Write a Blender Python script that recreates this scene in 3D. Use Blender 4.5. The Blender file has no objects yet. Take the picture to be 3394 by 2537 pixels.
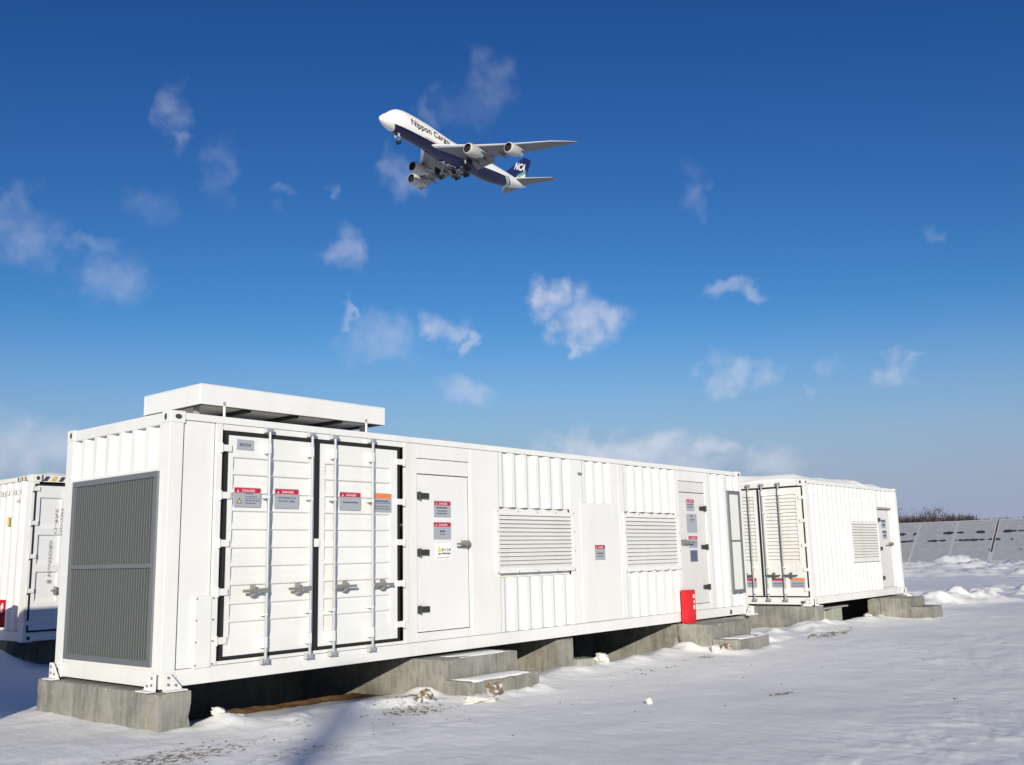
import bpy, bmesh, math, random
import numpy as np
from mathutils import Vector, Matrix
random.seed(7)
SC = bpy.context.scene
COL = SC.collection
R = math.radians

# ------------------------------------------------------------------ camera, world, sun, exposure
def cam_axes(y, p, r):
    f = Vector((math.sin(y)*math.cos(p), math.cos(y)*math.cos(p), math.sin(p)))
    ri = Vector((math.cos(y), -math.sin(y), 0)); up = ri.cross(f)
    return ri*math.cos(r)+up*math.sin(r), -ri*math.sin(r)+up*math.cos(r), f
CA, CB, CC = cam_axes(0.87282844, 0.17904425, -0.02375315)
CPOS = Vector((-5.10353682, -8.74414782, 1.16706070))
cam = bpy.data.cameras.new('camera'); camo = bpy.data.objects.new('camera', cam); COL.objects.link(camo)
camo.matrix_world = Matrix(((CA.x, CB.x, -CC.x, CPOS.x), (CA.y, CB.y, -CC.y, CPOS.y), (CA.z, CB.z, -CC.z, CPOS.z), (0, 0, 0, 1)))
cam.sensor_width = 36; cam.lens = 3194.408/3394*36; cam.clip_end = 9000; cam.clip_start = 0.05
SC.camera = camo
SC.view_settings.view_transform = 'Standard'; SC.view_settings.look = 'None'
SC.view_settings.gamma = 1; SC.view_settings.exposure = 0.0; SC.view_settings.use_curve_mapping = False

SUND = Vector((-1.1, -1.0, 0.40)).normalized()
sun = bpy.data.lights.new('sun', 'SUN'); suno = bpy.data.objects.new('sun', sun); COL.objects.link(suno)
sun.energy = 5.0; sun.angle = R(0.5); sun.color = (1.0, 0.925, 0.76)
suno.rotation_euler = (-SUND).to_track_quat('-Z', 'Y').to_euler(); suno.location = (-40, -40, 30)

world = bpy.data.worlds.new("World"); SC.world = world; world.use_nodes = True
wn = world.node_tree.nodes; wl = world.node_tree.links
for n in list(wn): wn.remove(n)
def WN(t, **k):
    n = wn.new(t)
    for a, b in k.items():
        if a[0] == 'i' and a[1:].isdigit(): n.inputs[int(a[1:])].default_value = b
        else: setattr(n, a, b)
    return n
sky = WN('ShaderNodeTexSky', sky_type='NISHITA', sun_disc=False)
sky.sun_elevation = math.asin(SUND.z); sky.sun_rotation = math.atan2(SUND.x, SUND.y)
sky.altitude = 0; sky.air_density = 1.0; sky.dust_density = 0.1; sky.ozone_density = 3.0
SKYG = ((1.45, 1.88), (1.24, 1.58), (1.13, 1.22))
# clouds: soft patches placed by azimuth and elevation (degrees)
CLOUDS = [(22.43,17.61,2.11,1.68,.38),(21.97,19.36,.87,1.42,.25),(26.66,15.7,2.25,1.38,.36),(25.74,17.25,2.1,.5,.28),(29.35,25.08,1.07,1.56,.34),(30.07,23.57,.72,.61,.3),(39.96,17.93,1.06,1.12,.5),(52.25,15.31,1.23,.95,.85),(54.18,13.88,1.64,1.5,.85),(55.87,13.8,1.36,.95,.75),(53.71,12.39,.49,.69,.6),(45.98,13.66,1.64,.77,.6),(47.6,12.82,.55,.82,.55),(42.07,12.7,2.44,1.22,.36),(40.4,14.17,.37,.68,.4),(47.14,9.94,1.51,.77,.42),(63.66,15.05,1.5,.48,.45),(63.48,10.38,1.61,.91,.6),(62.49,9.5,.92,.59,.45),(71.86,9.89,1.18,.77,.55),(73.09,10.23,.7,.3,.3),(49.26,27.53,1.58,1.74,.22),(47.61,26.28,2.38,1.26,.12),(45.11,25.89,1.19,1.14,.28),(43.43,22.38,1.33,1.3,.42),(32.9,22.09,1.12,1.76,.16),(28.57,19.79,1.68,1.0,.16),(36.05,20.91,1.03,.46,.25),(56.63,5.98,4.55,1.14,.55),(53.91,6.48,2.18,.82,.4),(61.49,6.05,1.31,.59,.45),(64.98,5.35,1.78,.93,.32),(61.56,20.67,.91,1.04,.16),(23.12,6.37,3.62,1.47,.35),(67.4,8.64,.63,.32,.3),(68.29,10.28,.99,.52,.2),(74.57,16.76,.57,.49,.14),(38.95,21.45,.52,.78,.2),(58.76,5.22,3.71,.81,.35),
 (8,14,4,1.6,.4),(-6,20,5,2,.35),(95,12,4,1.3,.45),(110,22,5,2,.3),(88,6,5,1,.4),(0,7,6,1.4,.4)]
tc = WN('ShaderNodeTexCoord'); sep = WN('ShaderNodeSeparateXYZ'); wl.new(tc.outputs['Generated'], sep.inputs[0])
def WM(op, a, b=None, c=None):
    n = wn.new('ShaderNodeMath'); n.operation = op
    for i, v in enumerate((a, b, c)):
        if v is None: continue
        if isinstance(v, (int, float)): n.inputs[i].default_value = v
        else: wl.new(v, n.inputs[i])
    return n.outputs[0]
az = WM('MULTIPLY', WM('ARCTAN2', sep.outputs[0], sep.outputs[1]), 57.29578)
el = WM('MULTIPLY', WM('ARCSINE', sep.outputs[2]), 57.29578)
aecomb = WN('ShaderNodeCombineXYZ'); wl.new(az, aecomb.inputs[0]); wl.new(el, aecomb.inputs[1])
nz = WN('ShaderNodeTexNoise', noise_dimensions='3D'); nz.inputs['Scale'].default_value = 0.55; nz.inputs['Detail'].default_value = 3.5; nz.inputs['Roughness'].default_value = .48
wl.new(aecomb.outputs[0], nz.inputs['Vector'])
wv = WN('ShaderNodeVectorMath', operation='SUBTRACT'); wl.new(nz.outputs['Color'], wv.inputs[0]); wv.inputs[1].default_value = (.5, .5, .5)
wv2 = WN('ShaderNodeVectorMath', operation='MULTIPLY'); wl.new(wv.outputs[0], wv2.inputs[0]); wv2.inputs[1].default_value = (4.8, 3.6, 0)
wp = WN('ShaderNodeVectorMath', operation='ADD'); wl.new(aecomb.outputs[0], wp.inputs[0]); wl.new(wv2.outputs[0], wp.inputs[1])
acc = None
for (a0, e0, ra, re, st) in CLOUDS:
    if a0 < 50 and e0 > 15: st *= .72; ra *= .85; re *= .85
    if e0 < 7: st = min(1, st*1.7)
    s1 = WN('ShaderNodeVectorMath', operation='SUBTRACT'); wl.new(wp.outputs[0], s1.inputs[0]); s1.inputs[1].default_value = (a0, e0, 0)
    s2 = WN('ShaderNodeVectorMath', operation='MULTIPLY'); wl.new(s1.outputs[0], s2.inputs[0]); s2.inputs[1].default_value = (1/(ra*1.25), 1/(re*1.35), 0)
    s3 = WN('ShaderNodeVectorMath', operation='LENGTH'); wl.new(s2.outputs[0], s3.inputs[0])
    mr = WN('ShaderNodeMapRange', interpolation_type='SMOOTHSTEP')
    mr.inputs['From Min'].default_value = 1.15; mr.inputs['From Max'].default_value = .1; mr.inputs['To Min'].default_value = 0; mr.inputs['To Max'].default_value = st*.86
    wl.new(s3.outputs['Value'], mr.inputs['Value'])
    acc = mr.outputs[0] if acc is None else WM('MAXIMUM', acc, mr.outputs[0])
nz2 = WN('ShaderNodeTexNoise'); nz2.inputs['Scale'].default_value = .85; nz2.inputs['Detail'].default_value = 3; nz2.inputs['Roughness'].default_value = .5
wl.new(aecomb.outputs[0], nz2.inputs['Vector'])
mr2 = WN('ShaderNodeMapRange'); mr2.inputs['From Min'].default_value = .34; mr2.inputs['From Max'].default_value = .66; mr2.inputs['To Min'].default_value = .58; mr2.inputs['To Max'].default_value = 1.05
wl.new(nz2.outputs['Fac'], mr2.inputs['Value'])
cmask = WM('MULTIPLY', acc, mr2.outputs[0])
# the air of the photograph: per-channel response of the clear sky (deeper blue overhead)
srgb = WN('ShaderNodeSeparateColor'); wl.new(sky.outputs[0], srgb.inputs[0]); grade = WN('ShaderNodeCombineColor')
for i, (k, g) in enumerate(SKYG): wl.new(WM('MULTIPLY', WM('POWER', WM('MULTIPLY', srgb.outputs[i], .1), g), k*10), grade.inputs[i])
hz = WN('ShaderNodeMapRange', interpolation_type='SMOOTHSTEP'); wl.new(el, hz.inputs['Value'])
for n_, v_ in (('From Min', 14.5), ('From Max', 1.5), ('To Min', 0.0), ('To Max', .95)): hz.inputs[n_].default_value = v_
hmix = WN('ShaderNodeMix', data_type='RGBA'); wl.new(hz.outputs[0], hmix.inputs[0]); wl.new(grade.outputs[0], hmix.inputs[6]); hmix.inputs[7].default_value = (3.15, 3.65, 5.2, 1)
cmix = WN('ShaderNodeMix', data_type='RGBA'); wl.new(cmask, cmix.inputs[0]); wl.new(hmix.outputs[2], cmix.inputs[6])
CLOUDC = (6.6, 6.9, 8.1, 1); cmix.inputs[7].default_value = CLOUDC
bg = WN('ShaderNodeBackground'); bg.inputs[1].default_value = 0.1; wl.new(cmix.outputs[2], bg.inputs[0])
wo = WN('ShaderNodeOutputWorld'); wl.new(bg.outputs[0], wo.inputs[0])

# ------------------------------------------------------------------ materials
def mat(name, color, rough=.5, metal=0., spec=.5):
    m = bpy.data.materials.new(name); m.use_nodes = True
    b = m.node_tree.nodes['Principled BSDF']
    b.inputs['Base Color'].default_value = (*color, 1); b.inputs['Roughness'].default_value = rough
    b.inputs['Metallic'].default_value = metal; b.inputs['Specular IOR Level'].default_value = spec
    return m
class NT:
    def __init__(s, m): s.m = m; s.n = m.node_tree.nodes; s.l = m.node_tree.links; s.b = s.n['Principled BSDF']
    def new(s, t, **k):
        n = s.n.new(t)
        for a, b in k.items(): setattr(n, a, b)
        return n
    def pos(s, kind='Object', scale=(1, 1, 1)):
        t = s.new('ShaderNodeTexCoord'); mp = s.new('ShaderNodeMapping'); mp.inputs['Scale'].default_value = scale
        s.l.new(t.outputs[kind], mp.inputs[0]); return mp.outputs[0]
    def noise(s, vec, scale, detail=4, rough=.55):
        n = s.new('ShaderNodeTexNoise'); n.inputs['Scale'].default_value = scale; n.inputs['Detail'].default_value = detail; n.inputs['Roughness'].default_value = rough
        s.l.new(vec, n.inputs['Vector']); return n.outputs['Fac']
    def ramp(s, f, a, b, ca, cb):
        r = s.new('ShaderNodeValToRGB'); r.color_ramp.elements[0].position = a; r.color_ramp.elements[1].position = b
        r.color_ramp.elements[0].color = (*ca, 1) if len(ca) == 3 else ca; r.color_ramp.elements[1].color = (*cb, 1) if len(cb) == 3 else cb
        s.l.new(f, r.inputs[0]); return r.outputs[0]
    def mix(s, f, a, b, blend='MIX'):
        m = s.new('ShaderNodeMix', data_type='RGBA', blend_type=blend)
        for i, v in ((0, f), (6, a), (7, b)):
            if isinstance(v, (int, float)): m.inputs[i].default_value = v
            elif isinstance(v, tuple): m.inputs[i].default_value = (*v, 1)
            else: s.l.new(v, m.inputs[i])
        return m.outputs[2]
    def math(s, op, a, b=0.0):
        n = s.new('ShaderNodeMath', operation=op)
        for i, v in enumerate((a, b)):
            if isinstance(v, (int, float)): n.inputs[i].default_value = v
            else: s.l.new(v, n.inputs[i])
        return n.outputs[0]
    def bump(s, h, strength, dist):
        b = s.new('ShaderNodeBump'); b.inputs['Strength'].default_value = strength; b.inputs['Distance'].default_value = dist
        s.l.new(h, b.inputs['Height']); s.l.new(b.outputs[0], s.b.inputs['Normal'])

def paint(name, base, dirt=(.55, .5, .42), amt=.35, rough=.38):
    m = mat(name, base, rough); t = NT(m)
    p = t.pos('Object', (1, 1, .22)); n = t.noise(p, 2.6, 6, .62)
    d = t.ramp(n, .5, .85, (0, 0, 0), (1, 1, 1))
    p2 = t.pos('Object'); n2 = t.noise(p2, 1.1, 3)
    b2 = t.mix(t.ramp(n2, .3, .75, (0, 0, 0), (1, 1, 1)), base, tuple(c*.93 for c in base))
    t.l.new(t.mix(t.math('MULTIPLY', d, amt), b2, dirt), t.b.inputs['Base Color'])
    t.l.new(t.ramp(t.noise(p2, 14, 3), .3, .7, (rough-.08,)*3, (rough+.14,)*3), t.b.inputs['Roughness'])
    t.bump(t.noise(p2, 3.2, 2), .12, .02)
    return m
WHITE = paint('white_paint', (.745, .75, .745))
WHITE2 = paint('old_white_paint', (.75, .75, .73), amt=.5)
DOORW = paint('door_white_paint', (.745, .75, .76), amt=.3)
GREYW = paint('pale_grey_paint', (.66, .645, .645), amt=.3)
RUBBER = mat('black_rubber', (.012, .012, .012), .6)
DARK = mat('dark_interior', (.012, .012, .012), .9)
GALV = mat('galvanised_steel', (.62, .64, .64), .36, .75)
STEEL = mat('dull_dark_steel', (.26, .255, .235), .5, .3)
BLKST = mat('black_steel', (.05, .05, .045), .5, .3)
GRILL = mat('grey_grille_paint', (.165, .18, .185), .4)
GRILLD = mat('gap_shade_and_door_black', (.015, .015, .016), .6)  # near-black for shade painted behind the grille slats; also on main gear doors
GFRAME = mat('grey_aluminium_frame', (.20, .215, .23), .4, .4)
FILT = mat('pale_filter_mesh', (.62, .64, .63), .8)
RED = mat('red_gloss_paint', (.62, .012, .02), .3)
LRED = mat('sign_red', (.45, .015, .045), .5)
LORG = mat('sign_orange', (.75, .20, .06), .5)
LGREY = mat('sign_grey', (.33, .36, .41), .5)
LDARK = mat('sign_ink', (.06, .07, .11), .6)
LWHITE = mat('sign_white', (.8, .8, .8), .5)
LYEL = mat('sign_yellow', (.75, .55, .10), .5)
LNAVY = mat('sign_slate', (.10, .11, .17), .45)
LGREEN = mat('sign_teal', (.10, .30, .30), .5)
INK = mat('black_lettering', (.05, .05, .055), .6)
HOLE_SHADE = mat('painted_hole_shade', (.05, .05, .045), .8)  # near-black for flat patches painting the shade inside holes and slots
GREYP = mat('grey_steel_plate', (.32, .31, .31), .6)
GREENM = mat('dull_green_steel', (.10, .13, .12), .5, .3)

def concrete(name, warm=0.):
    m = mat(name, (.3, .3, .26), .85); t = NT(m)
    p = t.pos('Object')
    n = t.noise(p, 2.1, 8, .66); c = t.ramp(n, .34, .66, (.10, .10, .085), (.31, .31, .275))
    st = t.noise(t.pos('Object', (7, 7, .5)), 2.4, 6, .65)
    c = t.mix(t.math('MULTIPLY', t.ramp(st, .45, .62, (0, 0, 0), (1, 1, 1)), .38), c, (.40, .395, .36))
    st2 = t.noise(t.pos('Object', (4, 4, .8)), 3.2, 6, .7)
    c = t.mix(t.math('MULTIPLY', t.ramp(st2, .52, .66, (0, 0, 0), (1, 1, 1)), .6), c, (.075, .075, .06))
    pa = t.noise(p, 2.6, 5, .6)
    c = t.mix(t.math('MULTIPLY', t.ramp(pa, .57, .68, (0, 0, 0), (1, 1, 1)), .5), c, (.20, .165, .09))
    lt = t.noise(p, 5.5, 6, .7)
    c = t.mix(t.math('MULTIPLY', t.ramp(lt, .58, .66, (0, 0, 0), (1, 1, 1)), .4), c, (.42, .41, .38))
    gr = t.noise(p, 120, 2); c = t.mix(.25, c, t.ramp(gr, .3, .7, (.10, .10, .09), (.42, .42, .39)), 'MIX')
    t.l.new(c, t.b.inputs['Base Color'])
    h = t.math('ADD', t.math('MULTIPLY', t.noise(p, 60, 4), .4), t.noise(p, 9, 5)); t.bump(h, .5, .012)
    return m
CONC = concrete('weathered_concrete')

SNOWC = (.90, .90, .89)
def snow_mat(name, ground=False):
    m = mat(name, SNOWC, .75, 0, .25); t = NT(m); p = t.pos('Object')
    n = t.noise(p, .8, 5, .6)
    c = t.mix(t.ramp(n, .35, .7, (0, 0, 0), (1, 1, 1)), SNOWC, (.81, .81, .81))
    fine = t.noise(p, 38, 4, .65)
    if ground:
        dp = t.noise(t.pos('Object'), 11, 5, .7); zone = t.noise(t.pos('Object', (.5, .9, 1)), .55, 3, .5)
        sp = t.math('MULTIPLY', t.ramp(dp, .655, .70, (0, 0, 0), (1, 1, 1)), t.ramp(zone, .50, .62, (0, 0, 0), (1, 1, 1)))
        c = t.mix(t.math('MULTIPLY', sp, .8), c, (.15, .125, .09))
        at = t.new('ShaderNodeAttribute', attribute_name='earth')
        en = t.noise(p, 9, 5, .7)
        ef = t.ramp(t.math('ADD', t.math('MULTIPLY', at.outputs['Fac'], 1.6), t.math('MULTIPLY', t.math('SUBTRACT', en, .5), .9)), .45, .6, (0, 0, 0), (1, 1, 1))
        ec = t.mix(t.ramp(t.noise(p, 22, 5, .7), .35, .65, (0, 0, 0), (1, 1, 1)), (.13, .07, .03), (.33, .19, .09))
        c = t.mix(ef, c, ec)
        ag = t.new('ShaderNodeAttribute', attribute_name='scrub')
        gf = t.ramp(t.math('MULTIPLY', ag.outputs['Fac'], t.ramp(t.noise(p, 15, 5, .75), .42, .62, (0, 0, 0), (1, 1, 1))), .18, .5, (0, 0, 0), (1, 1, 1))
        c = t.mix(gf, c, t.mix(t.ramp(t.noise(p, 6, 3), .4, .6, (0, 0, 0), (1, 1, 1)), (.22, .21, .15), (.27, .20, .16)))
    t.l.new(c, t.b.inputs['Base Color'])
    h = t.math('ADD', t.math('MULTIPLY', fine, .35), t.noise(t.pos('Object', (1, .45, 1)), 7, 6, .6))
    t.bump(h, .35, .03)
    return m
SNOW = snow_mat('snow'); GSNOW = snow_mat('snow_ground', True)

# ------------------------------------------------------------------ mesh helpers
class MB:
    """collects shapes; build() links them as one mesh object"""
    def __init__(s): s.v = []; s.f = []; s.mi = []; s.marks = [(0, 0)]
    def nxt(s): s.marks.append((len(s.v), len(s.f))) if s.marks[-1][0] != len(s.v) else None; return s
    def add(s, vs, fs, mi=0):
        o = len(s.v); s.v += [tuple(v) for v in vs]; s.f += [tuple(i+o for i in f) for f in fs]; s.mi += [mi]*len(fs); return s
    def box(s, x0, x1, y0, y1, z0, z1, mi=0):
        return s.add([(x0,y0,z0),(x1,y0,z0),(x1,y1,z0),(x0,y1,z0),(x0,y0,z1),(x1,y0,z1),(x1,y1,z1),(x0,y1,z1)],
            [(0,3,2,1),(4,5,6,7),(0,1,5,4),(1,2,6,5),(2,3,7,6),(3,0,4,7)], mi)
    def cyl(s, p0, p1, r, n=12, mi=0, r1=None):
        p0 = Vector(p0); p1 = Vector(p1); d = (p1-p0).normalized(); r1 = r if r1 is None else r1
        a = d.orthogonal().normalized(); b = d.cross(a)
        vs = []
        for p, rr in ((p0, r), (p1, r1)):
            for i in range(n):
                t = 2*math.pi*i/n; vs.append(p+a*(rr*math.cos(t))+b*(rr*math.sin(t)))
        fs = [(i, (i+1) % n, n+(i+1) % n, n+i) for i in range(n)]+[tuple(range(n-1, -1, -1)), tuple(range(n, 2*n))]
        return s.add(vs, fs, mi)
    def prism(s, poly, vec, mi=0):
        n = len(poly); vec = Vector(vec); vs = [Vector(p) for p in poly]+[Vector(p)+vec for p in poly]
        return s.add(vs, [(i, (i+1) % n, n+(i+1) % n, n+i) for i in range(n)]+[tuple(range(n-1, -1, -1)), tuple(range(n, 2*n))], mi)
    def build(s, name, mats, parent=None, bevel=0, smooth=False, recalc=True, loc=None):
        if len(s.marks) > 1:     # several pieces: one object each
            mk = [m for m in s.marks if m[0] < len(s.v)]+[(len(s.v), len(s.f))]; out = []
            for (a, b), (c, d) in zip(mk[:-1], mk[1:]):
                m = MB(); m.v = s.v[a:c]; m.f = [tuple(i-a for i in f) for f in s.f[b:d]]; m.mi = s.mi[b:d]
                out.append(m.build(name, mats, parent, bevel, smooth, recalc, loc))
            return out[0]
        me = bpy.data.meshes.new(name); me.from_pydata(s.v, [], s.f)
        if not isinstance(mats, (list, tuple)): mats = [mats]
        for m in mats: me.materials.append(m)
        me.polygons.foreach_set('material_index', s.mi)
        if recalc:
            bm = bmesh.new(); bm.from_mesh(me); bmesh.ops.recalc_face_normals(bm, faces=bm.faces); bm.to_mesh(me); bm.free()
        if smooth: me.polygons.foreach_set('use_smooth', [True]*len(me.polygons))
        me.update()
        o = bpy.data.objects.new(name, me); COL.objects.link(o)
        if parent is not None: o.parent = parent
        if loc: o.location = loc
        if bevel:
            b = o.modifiers.new('bevel', 'BEVEL'); b.width = bevel; b.segments = 2; b.limit_method = 'ANGLE'; b.angle_limit = R(50)
        return o
def tag(o, label=None, cat=None, group=None, kind=None):
    if label: o['label'] = label
    if cat: o['category'] = cat
    if group: o['group'] = group
    if kind: o['kind'] = kind
    return o
def empty(name, loc, label, cat, group=None, rz=0):
    o = bpy.data.objects.new(name, None); COL.objects.link(o); o.location = loc; o.rotation_euler.z = rz
    return tag(o, label, cat, group)

class Face:
    """flat wall: u along, w up, d inward from the skin.  kind 'front' looks to -Y, 'left' looks to -X"""
    def __init__(s, kind, off=(0, 0, 0)): s.k = kind; s.o = Vector(off)
    def P(s, u, w, d): return Vector((u, d, w))+s.o if s.k == 'front' else Vector((d, u, w))+s.o
    def box(s, mb, u0, u1, w0, w1, d0, d1, mi=0):
        a = s.P(u0, w0, d0); b = s.P(u1, w1, d1)
        return mb.box(min(a.x, b.x), max(a.x, b.x), min(a.y, b.y), max(a.y, b.y), min(a.z, b.z), max(a.z, b.z), mi)
    def cyl(s, mb, a, b, r, n=12, mi=0): return mb.cyl(s.P(*a), s.P(*b), r, n, mi)
    def sgn(s): return 1 if s.k == 'front' else -1

def font_mesh(txt, size, bold=0.0, spacing=1.0):
    c = bpy.data.curves.new('t', 'FONT'); c.body = txt; c.size = size; c.offset = bold; c.space_character = spacing; c.resolution_u = 2
    o = bpy.data.objects.new('t', c); COL.objects.link(o)
    dg = bpy.context.evaluated_depsgraph_get(); dg.update()
    me = bpy.data.meshes.new_from_object(o.evaluated_get(dg))
    vs = [tuple(v.co) for v in me.vertices]; fs = [tuple(p.vertices) for p in me.polygons]
    bpy.data.objects.remove(o); bpy.data.curves.remove(c); bpy.data.meshes.remove(me)
    return vs, fs
def face_text(face, txt, u, w, height, d, mb, mi=0, align='left', vertical=False, width=None, bold=.0):
    vs, fs = font_mesh(txt, height*1.38, bold)
    if not vs: return
    x0 = min(v[0] for v in vs); x1 = max(v[0] for v in vs); k = 1 if width is None else width/(x1-x0)
    if align == 'center': sh = -(x0+x1)/2*k
    else: sh = -x0*k
    out = []
    for v in vs:
        tx, ty = v[0]*k+sh, v[1]
        if vertical: tx, ty = ty, -tx
        out.append(face.P(u+face.sgn()*tx, w+ty, d))
    mb.add(out, fs, mi)

def corr(face, mb, u0, u1, w0, w1, pitch=.27, depth=.036, d0=.006, mi=0, thick=.0):
    """trapezoid corrugated sheet, ribs vertical"""
    n = max(1, round((u1-u0)/pitch)); p = (u1-u0)/n
    prof = []
    for i in range(n):
        b = u0+i*p
        prof += [(b, d0), (b+p*.25, d0), (b+p*.55, d0+depth), (b+p*.75, d0+depth)]
    prof.append((u0+n*p, d0))
    for i in range(len(prof)-1):
        (a, da), (b, db) = prof[i], prof[i+1]
        mb.add([face.P(a, w0, da), face.P(b, w0, db), face.P(b, w1, db), face.P(a, w1, da)], [(0, 1, 2, 3)], mi)
def louver(face, name, u0, u1, w0, w1, parent, m, n=13, border=.055, proud=.02, screws=True, inner=True):
    mb = MB()
    b = border
    face.box(mb, u0, u1, w1-b, w1, -proud, .01); face.box(mb, u0, u1, w0, w0+b, -proud, .01)
    face.box(mb, u0, u0+b, w0+b, w1-b, -proud, .01); face.box(mb, u1-b, u1, w0+b, w1-b, -proud, .01)
    lv = mb.build(name, m, parent, bevel=.003)
    bl = MB(); h = (w1-w0-2*b)/n
    for i in range(n):
        z = w0+b+i*h
        q = [(-proud*.75, z), (-proud*.75, z+.014), (.03, z+h*1.0), (.03, z+h*.84)]
        bl.prism([face.P(u0+b, w, d) for d, w in q], face.P(u1-b, 0, 0)-face.P(u0+b, 0, 0))
    face.box(bl, u0+b, u1-b, w0+b, w1-b, .034, .038)
    bl.build('louver_blade', m, lv)
    if screws:
        sc = MB()
        nx = max(3, int((u1-u0)/.36))
        for i in range(nx+1):
            for w in (w0+.012, w1-.012):
                u = u0+.03+(u1-u0-.06)*i/nx; face.cyl(sc.nxt(), (u, w, -proud-.004), (u, w, -proud+.002), .011, 8)
        for i in range(1, 3):
            for u in (u0+.02, u1-.02):
                w = w0+(w1-w0)*i/3; face.cyl(sc.nxt(), (u, w, -proud-.004), (u, w, -proud+.002), .011, 8)
        sc.build('screw', STEEL, lv)
    return lv
def sticker(face, u0, u1, w0, w1, parent, head=None, lines=(), d=-.003, tri=False, headtext='DANGER', body=LGREY, label=None, txt=None):
    ua, ub = min(u0, u1), max(u0, u1)
    mb = MB(); face.box(mb, ua, ub, w0, w1, d, d+.0025)
    st = mb.build('warning_sticker', body, parent)
    if label: st['label'] = label
    W = ub-ua; H = w1-w0; s = face.sgn(); left = ua if s > 0 else ub
    if head:
        h = MB(); face.box(h, ua+.006, ub-.006, w1-.006-H*.24, w1-.006, d-.002, d)
        hd = h.build('sticker_header', head, st)
        if headtext:
            t = MB(); face_text(face, headtext, left+s*W*.30, w1-.004-H*.205, H*.13, d-.003, t, width=W*.48)
            t.build('header_lettering', LWHITE, hd, recalc=False); t = MB()
            a, b = H*.07, w1-.006-H*.20
            t.add([face.P(left+s*(W*.14-a*.7), b, d-.003), face.P(left+s*(W*.14+a*.7), b, d-.003), face.P(left+s*W*.14, b+a*1.7, d-.003)], [(0, 1, 2)])
            t.build('alert_mark', LWHITE, hd, recalc=False)
    if tri:
        t = MB(); cx = left+s*W*.2; b = w0+H*.18; a = H*.15
        t.add([face.P(cx-s*a, b, d-.002), face.P(cx+s*a, b, d-.002), face.P(cx, b+a*1.9, d-.002)], [(0, 1, 2)], 1)
        t.add([face.P(cx-s*a*.62, b+a*.22, d-.003), face.P(cx+s*a*.62, b+a*.22, d-.003), face.P(cx, b+a*1.4, d-.003)], [(0, 1, 2)], 0)
        t.build('warning_triangle', [LYEL, INK], st, recalc=False)
    if lines or txt:
        t = MB()
        for (fa, fb, fw, fh) in lines:   # small print too fine to read, as bars
            t.nxt(); segs = []; x = fa; rnd = random.Random(int(fa*997+fw*7919))
            while x < fb: e = min(fb, x+rnd.uniform(.05, .16)); segs.append((x, e)); x = e+.018
            for a_, b_ in segs: face.box(t, *sorted((left+s*W*a_, left+s*W*b_)), w0+H*fw, w0+H*(fw+fh), d-.0015, d)
        if txt:
            for (string, fc, fw, fh, fwid) in txt:
                t.nxt()
                face_text(face, string, left+s*W*fc, w0+H*fw, H*fh, d-.002, t, align='center', width=W*fwid, bold=.0006)
        t.build('sticker_lettering', LDARK, st)
    return st
def casting(mb, hm, face_list, cx, cy, z0, L, W, side):
    pass
def bracket(parent, face, u, sgn, z=0.0, label=None):
    """triangular hold-down gusset plate at a corner foot"""
    mb = MB()
    p = [face.P(u, z-.015, -.055), face.P(u+sgn*.20, z-.015, -.055), face.P(u+sgn*.20, z+.01, -.055), face.P(u+sgn*.07, z+.15, -.055), face.P(u, z+.15, -.055)]
    mb.prism(p, face.P(0, 0, .016)-face.P(0, 0, 0))
    face.box(mb, *sorted((u, u+sgn*.22)), z-.018, z-.006, -.13, -.039)
    br = mb.build('mounting_bracket', WHITE, parent, bevel=.002)
    b = MB()
    for du, dz in ((.05, .045), (.13, .035), (.05, .11)): face.cyl(b.nxt(), (u+sgn*du, z+dz, -.066), (u+sgn*du, z+dz, -.05), .013, 8)
    b.build('bolt', STEEL, br)

def frame_box(parent, L, W, H, m, fronts=True):
    """corner posts, rails and castings of a freight container, local origin at its near bottom corner"""
    mb = MB(); t = .15
    for x in (0, L-t):
        for y in (0, W-t): mb.box(x, x+t, y, y+t, .12, H-.12)
    for y in (0, W-.06):
        mb.box(t, L-t, y+.004, y+.056, H-.085, H-.012); mb.box(t, L-t, y+.004, y+.056, 0.01, .165)
    for x in (0, L-.06):
        mb.box(x+.004, x+.056, t, W-t, H-.13, H-.012); mb.box(x+.004, x+.056, t, W-t, .01, .165)
    fr = mb.build('frame', m, parent, bevel=.004)
    c = MB(); h = MB()
    for x in (-.004, L-.166+.004-.004):
        for y in (-.004, W-.162):
            for z in (0, H-.12): c.nxt().box(x, x+.17, y, y+.166, z, z+.12)
    cs = c.build('corner_casting', m, parent, bevel=.006)
    def oval(P, r1, r2):
        n = 14; h.nxt().add([P(r1*math.cos(2*math.pi*i/n), r2*math.sin(2*math.pi*i/n)) for i in range(n)], [tuple(range(n))])
    for z in (.06, H-.06):
        for y in (.085, W-.085): oval(lambda a, b, y=y, z=z: (-.0065, y+a, z+b), .024, .036)
        for x in (.085, L-.085): oval(lambda a, b, x=x, z=z: (x+a, -.0065, z+b), .038, .026)
    h.build('casting_hole_shade', HOLE_SHADE, parent, recalc=False)  # flat dark ovals on the castings, painted for the shade in their holes
    return fr
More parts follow.
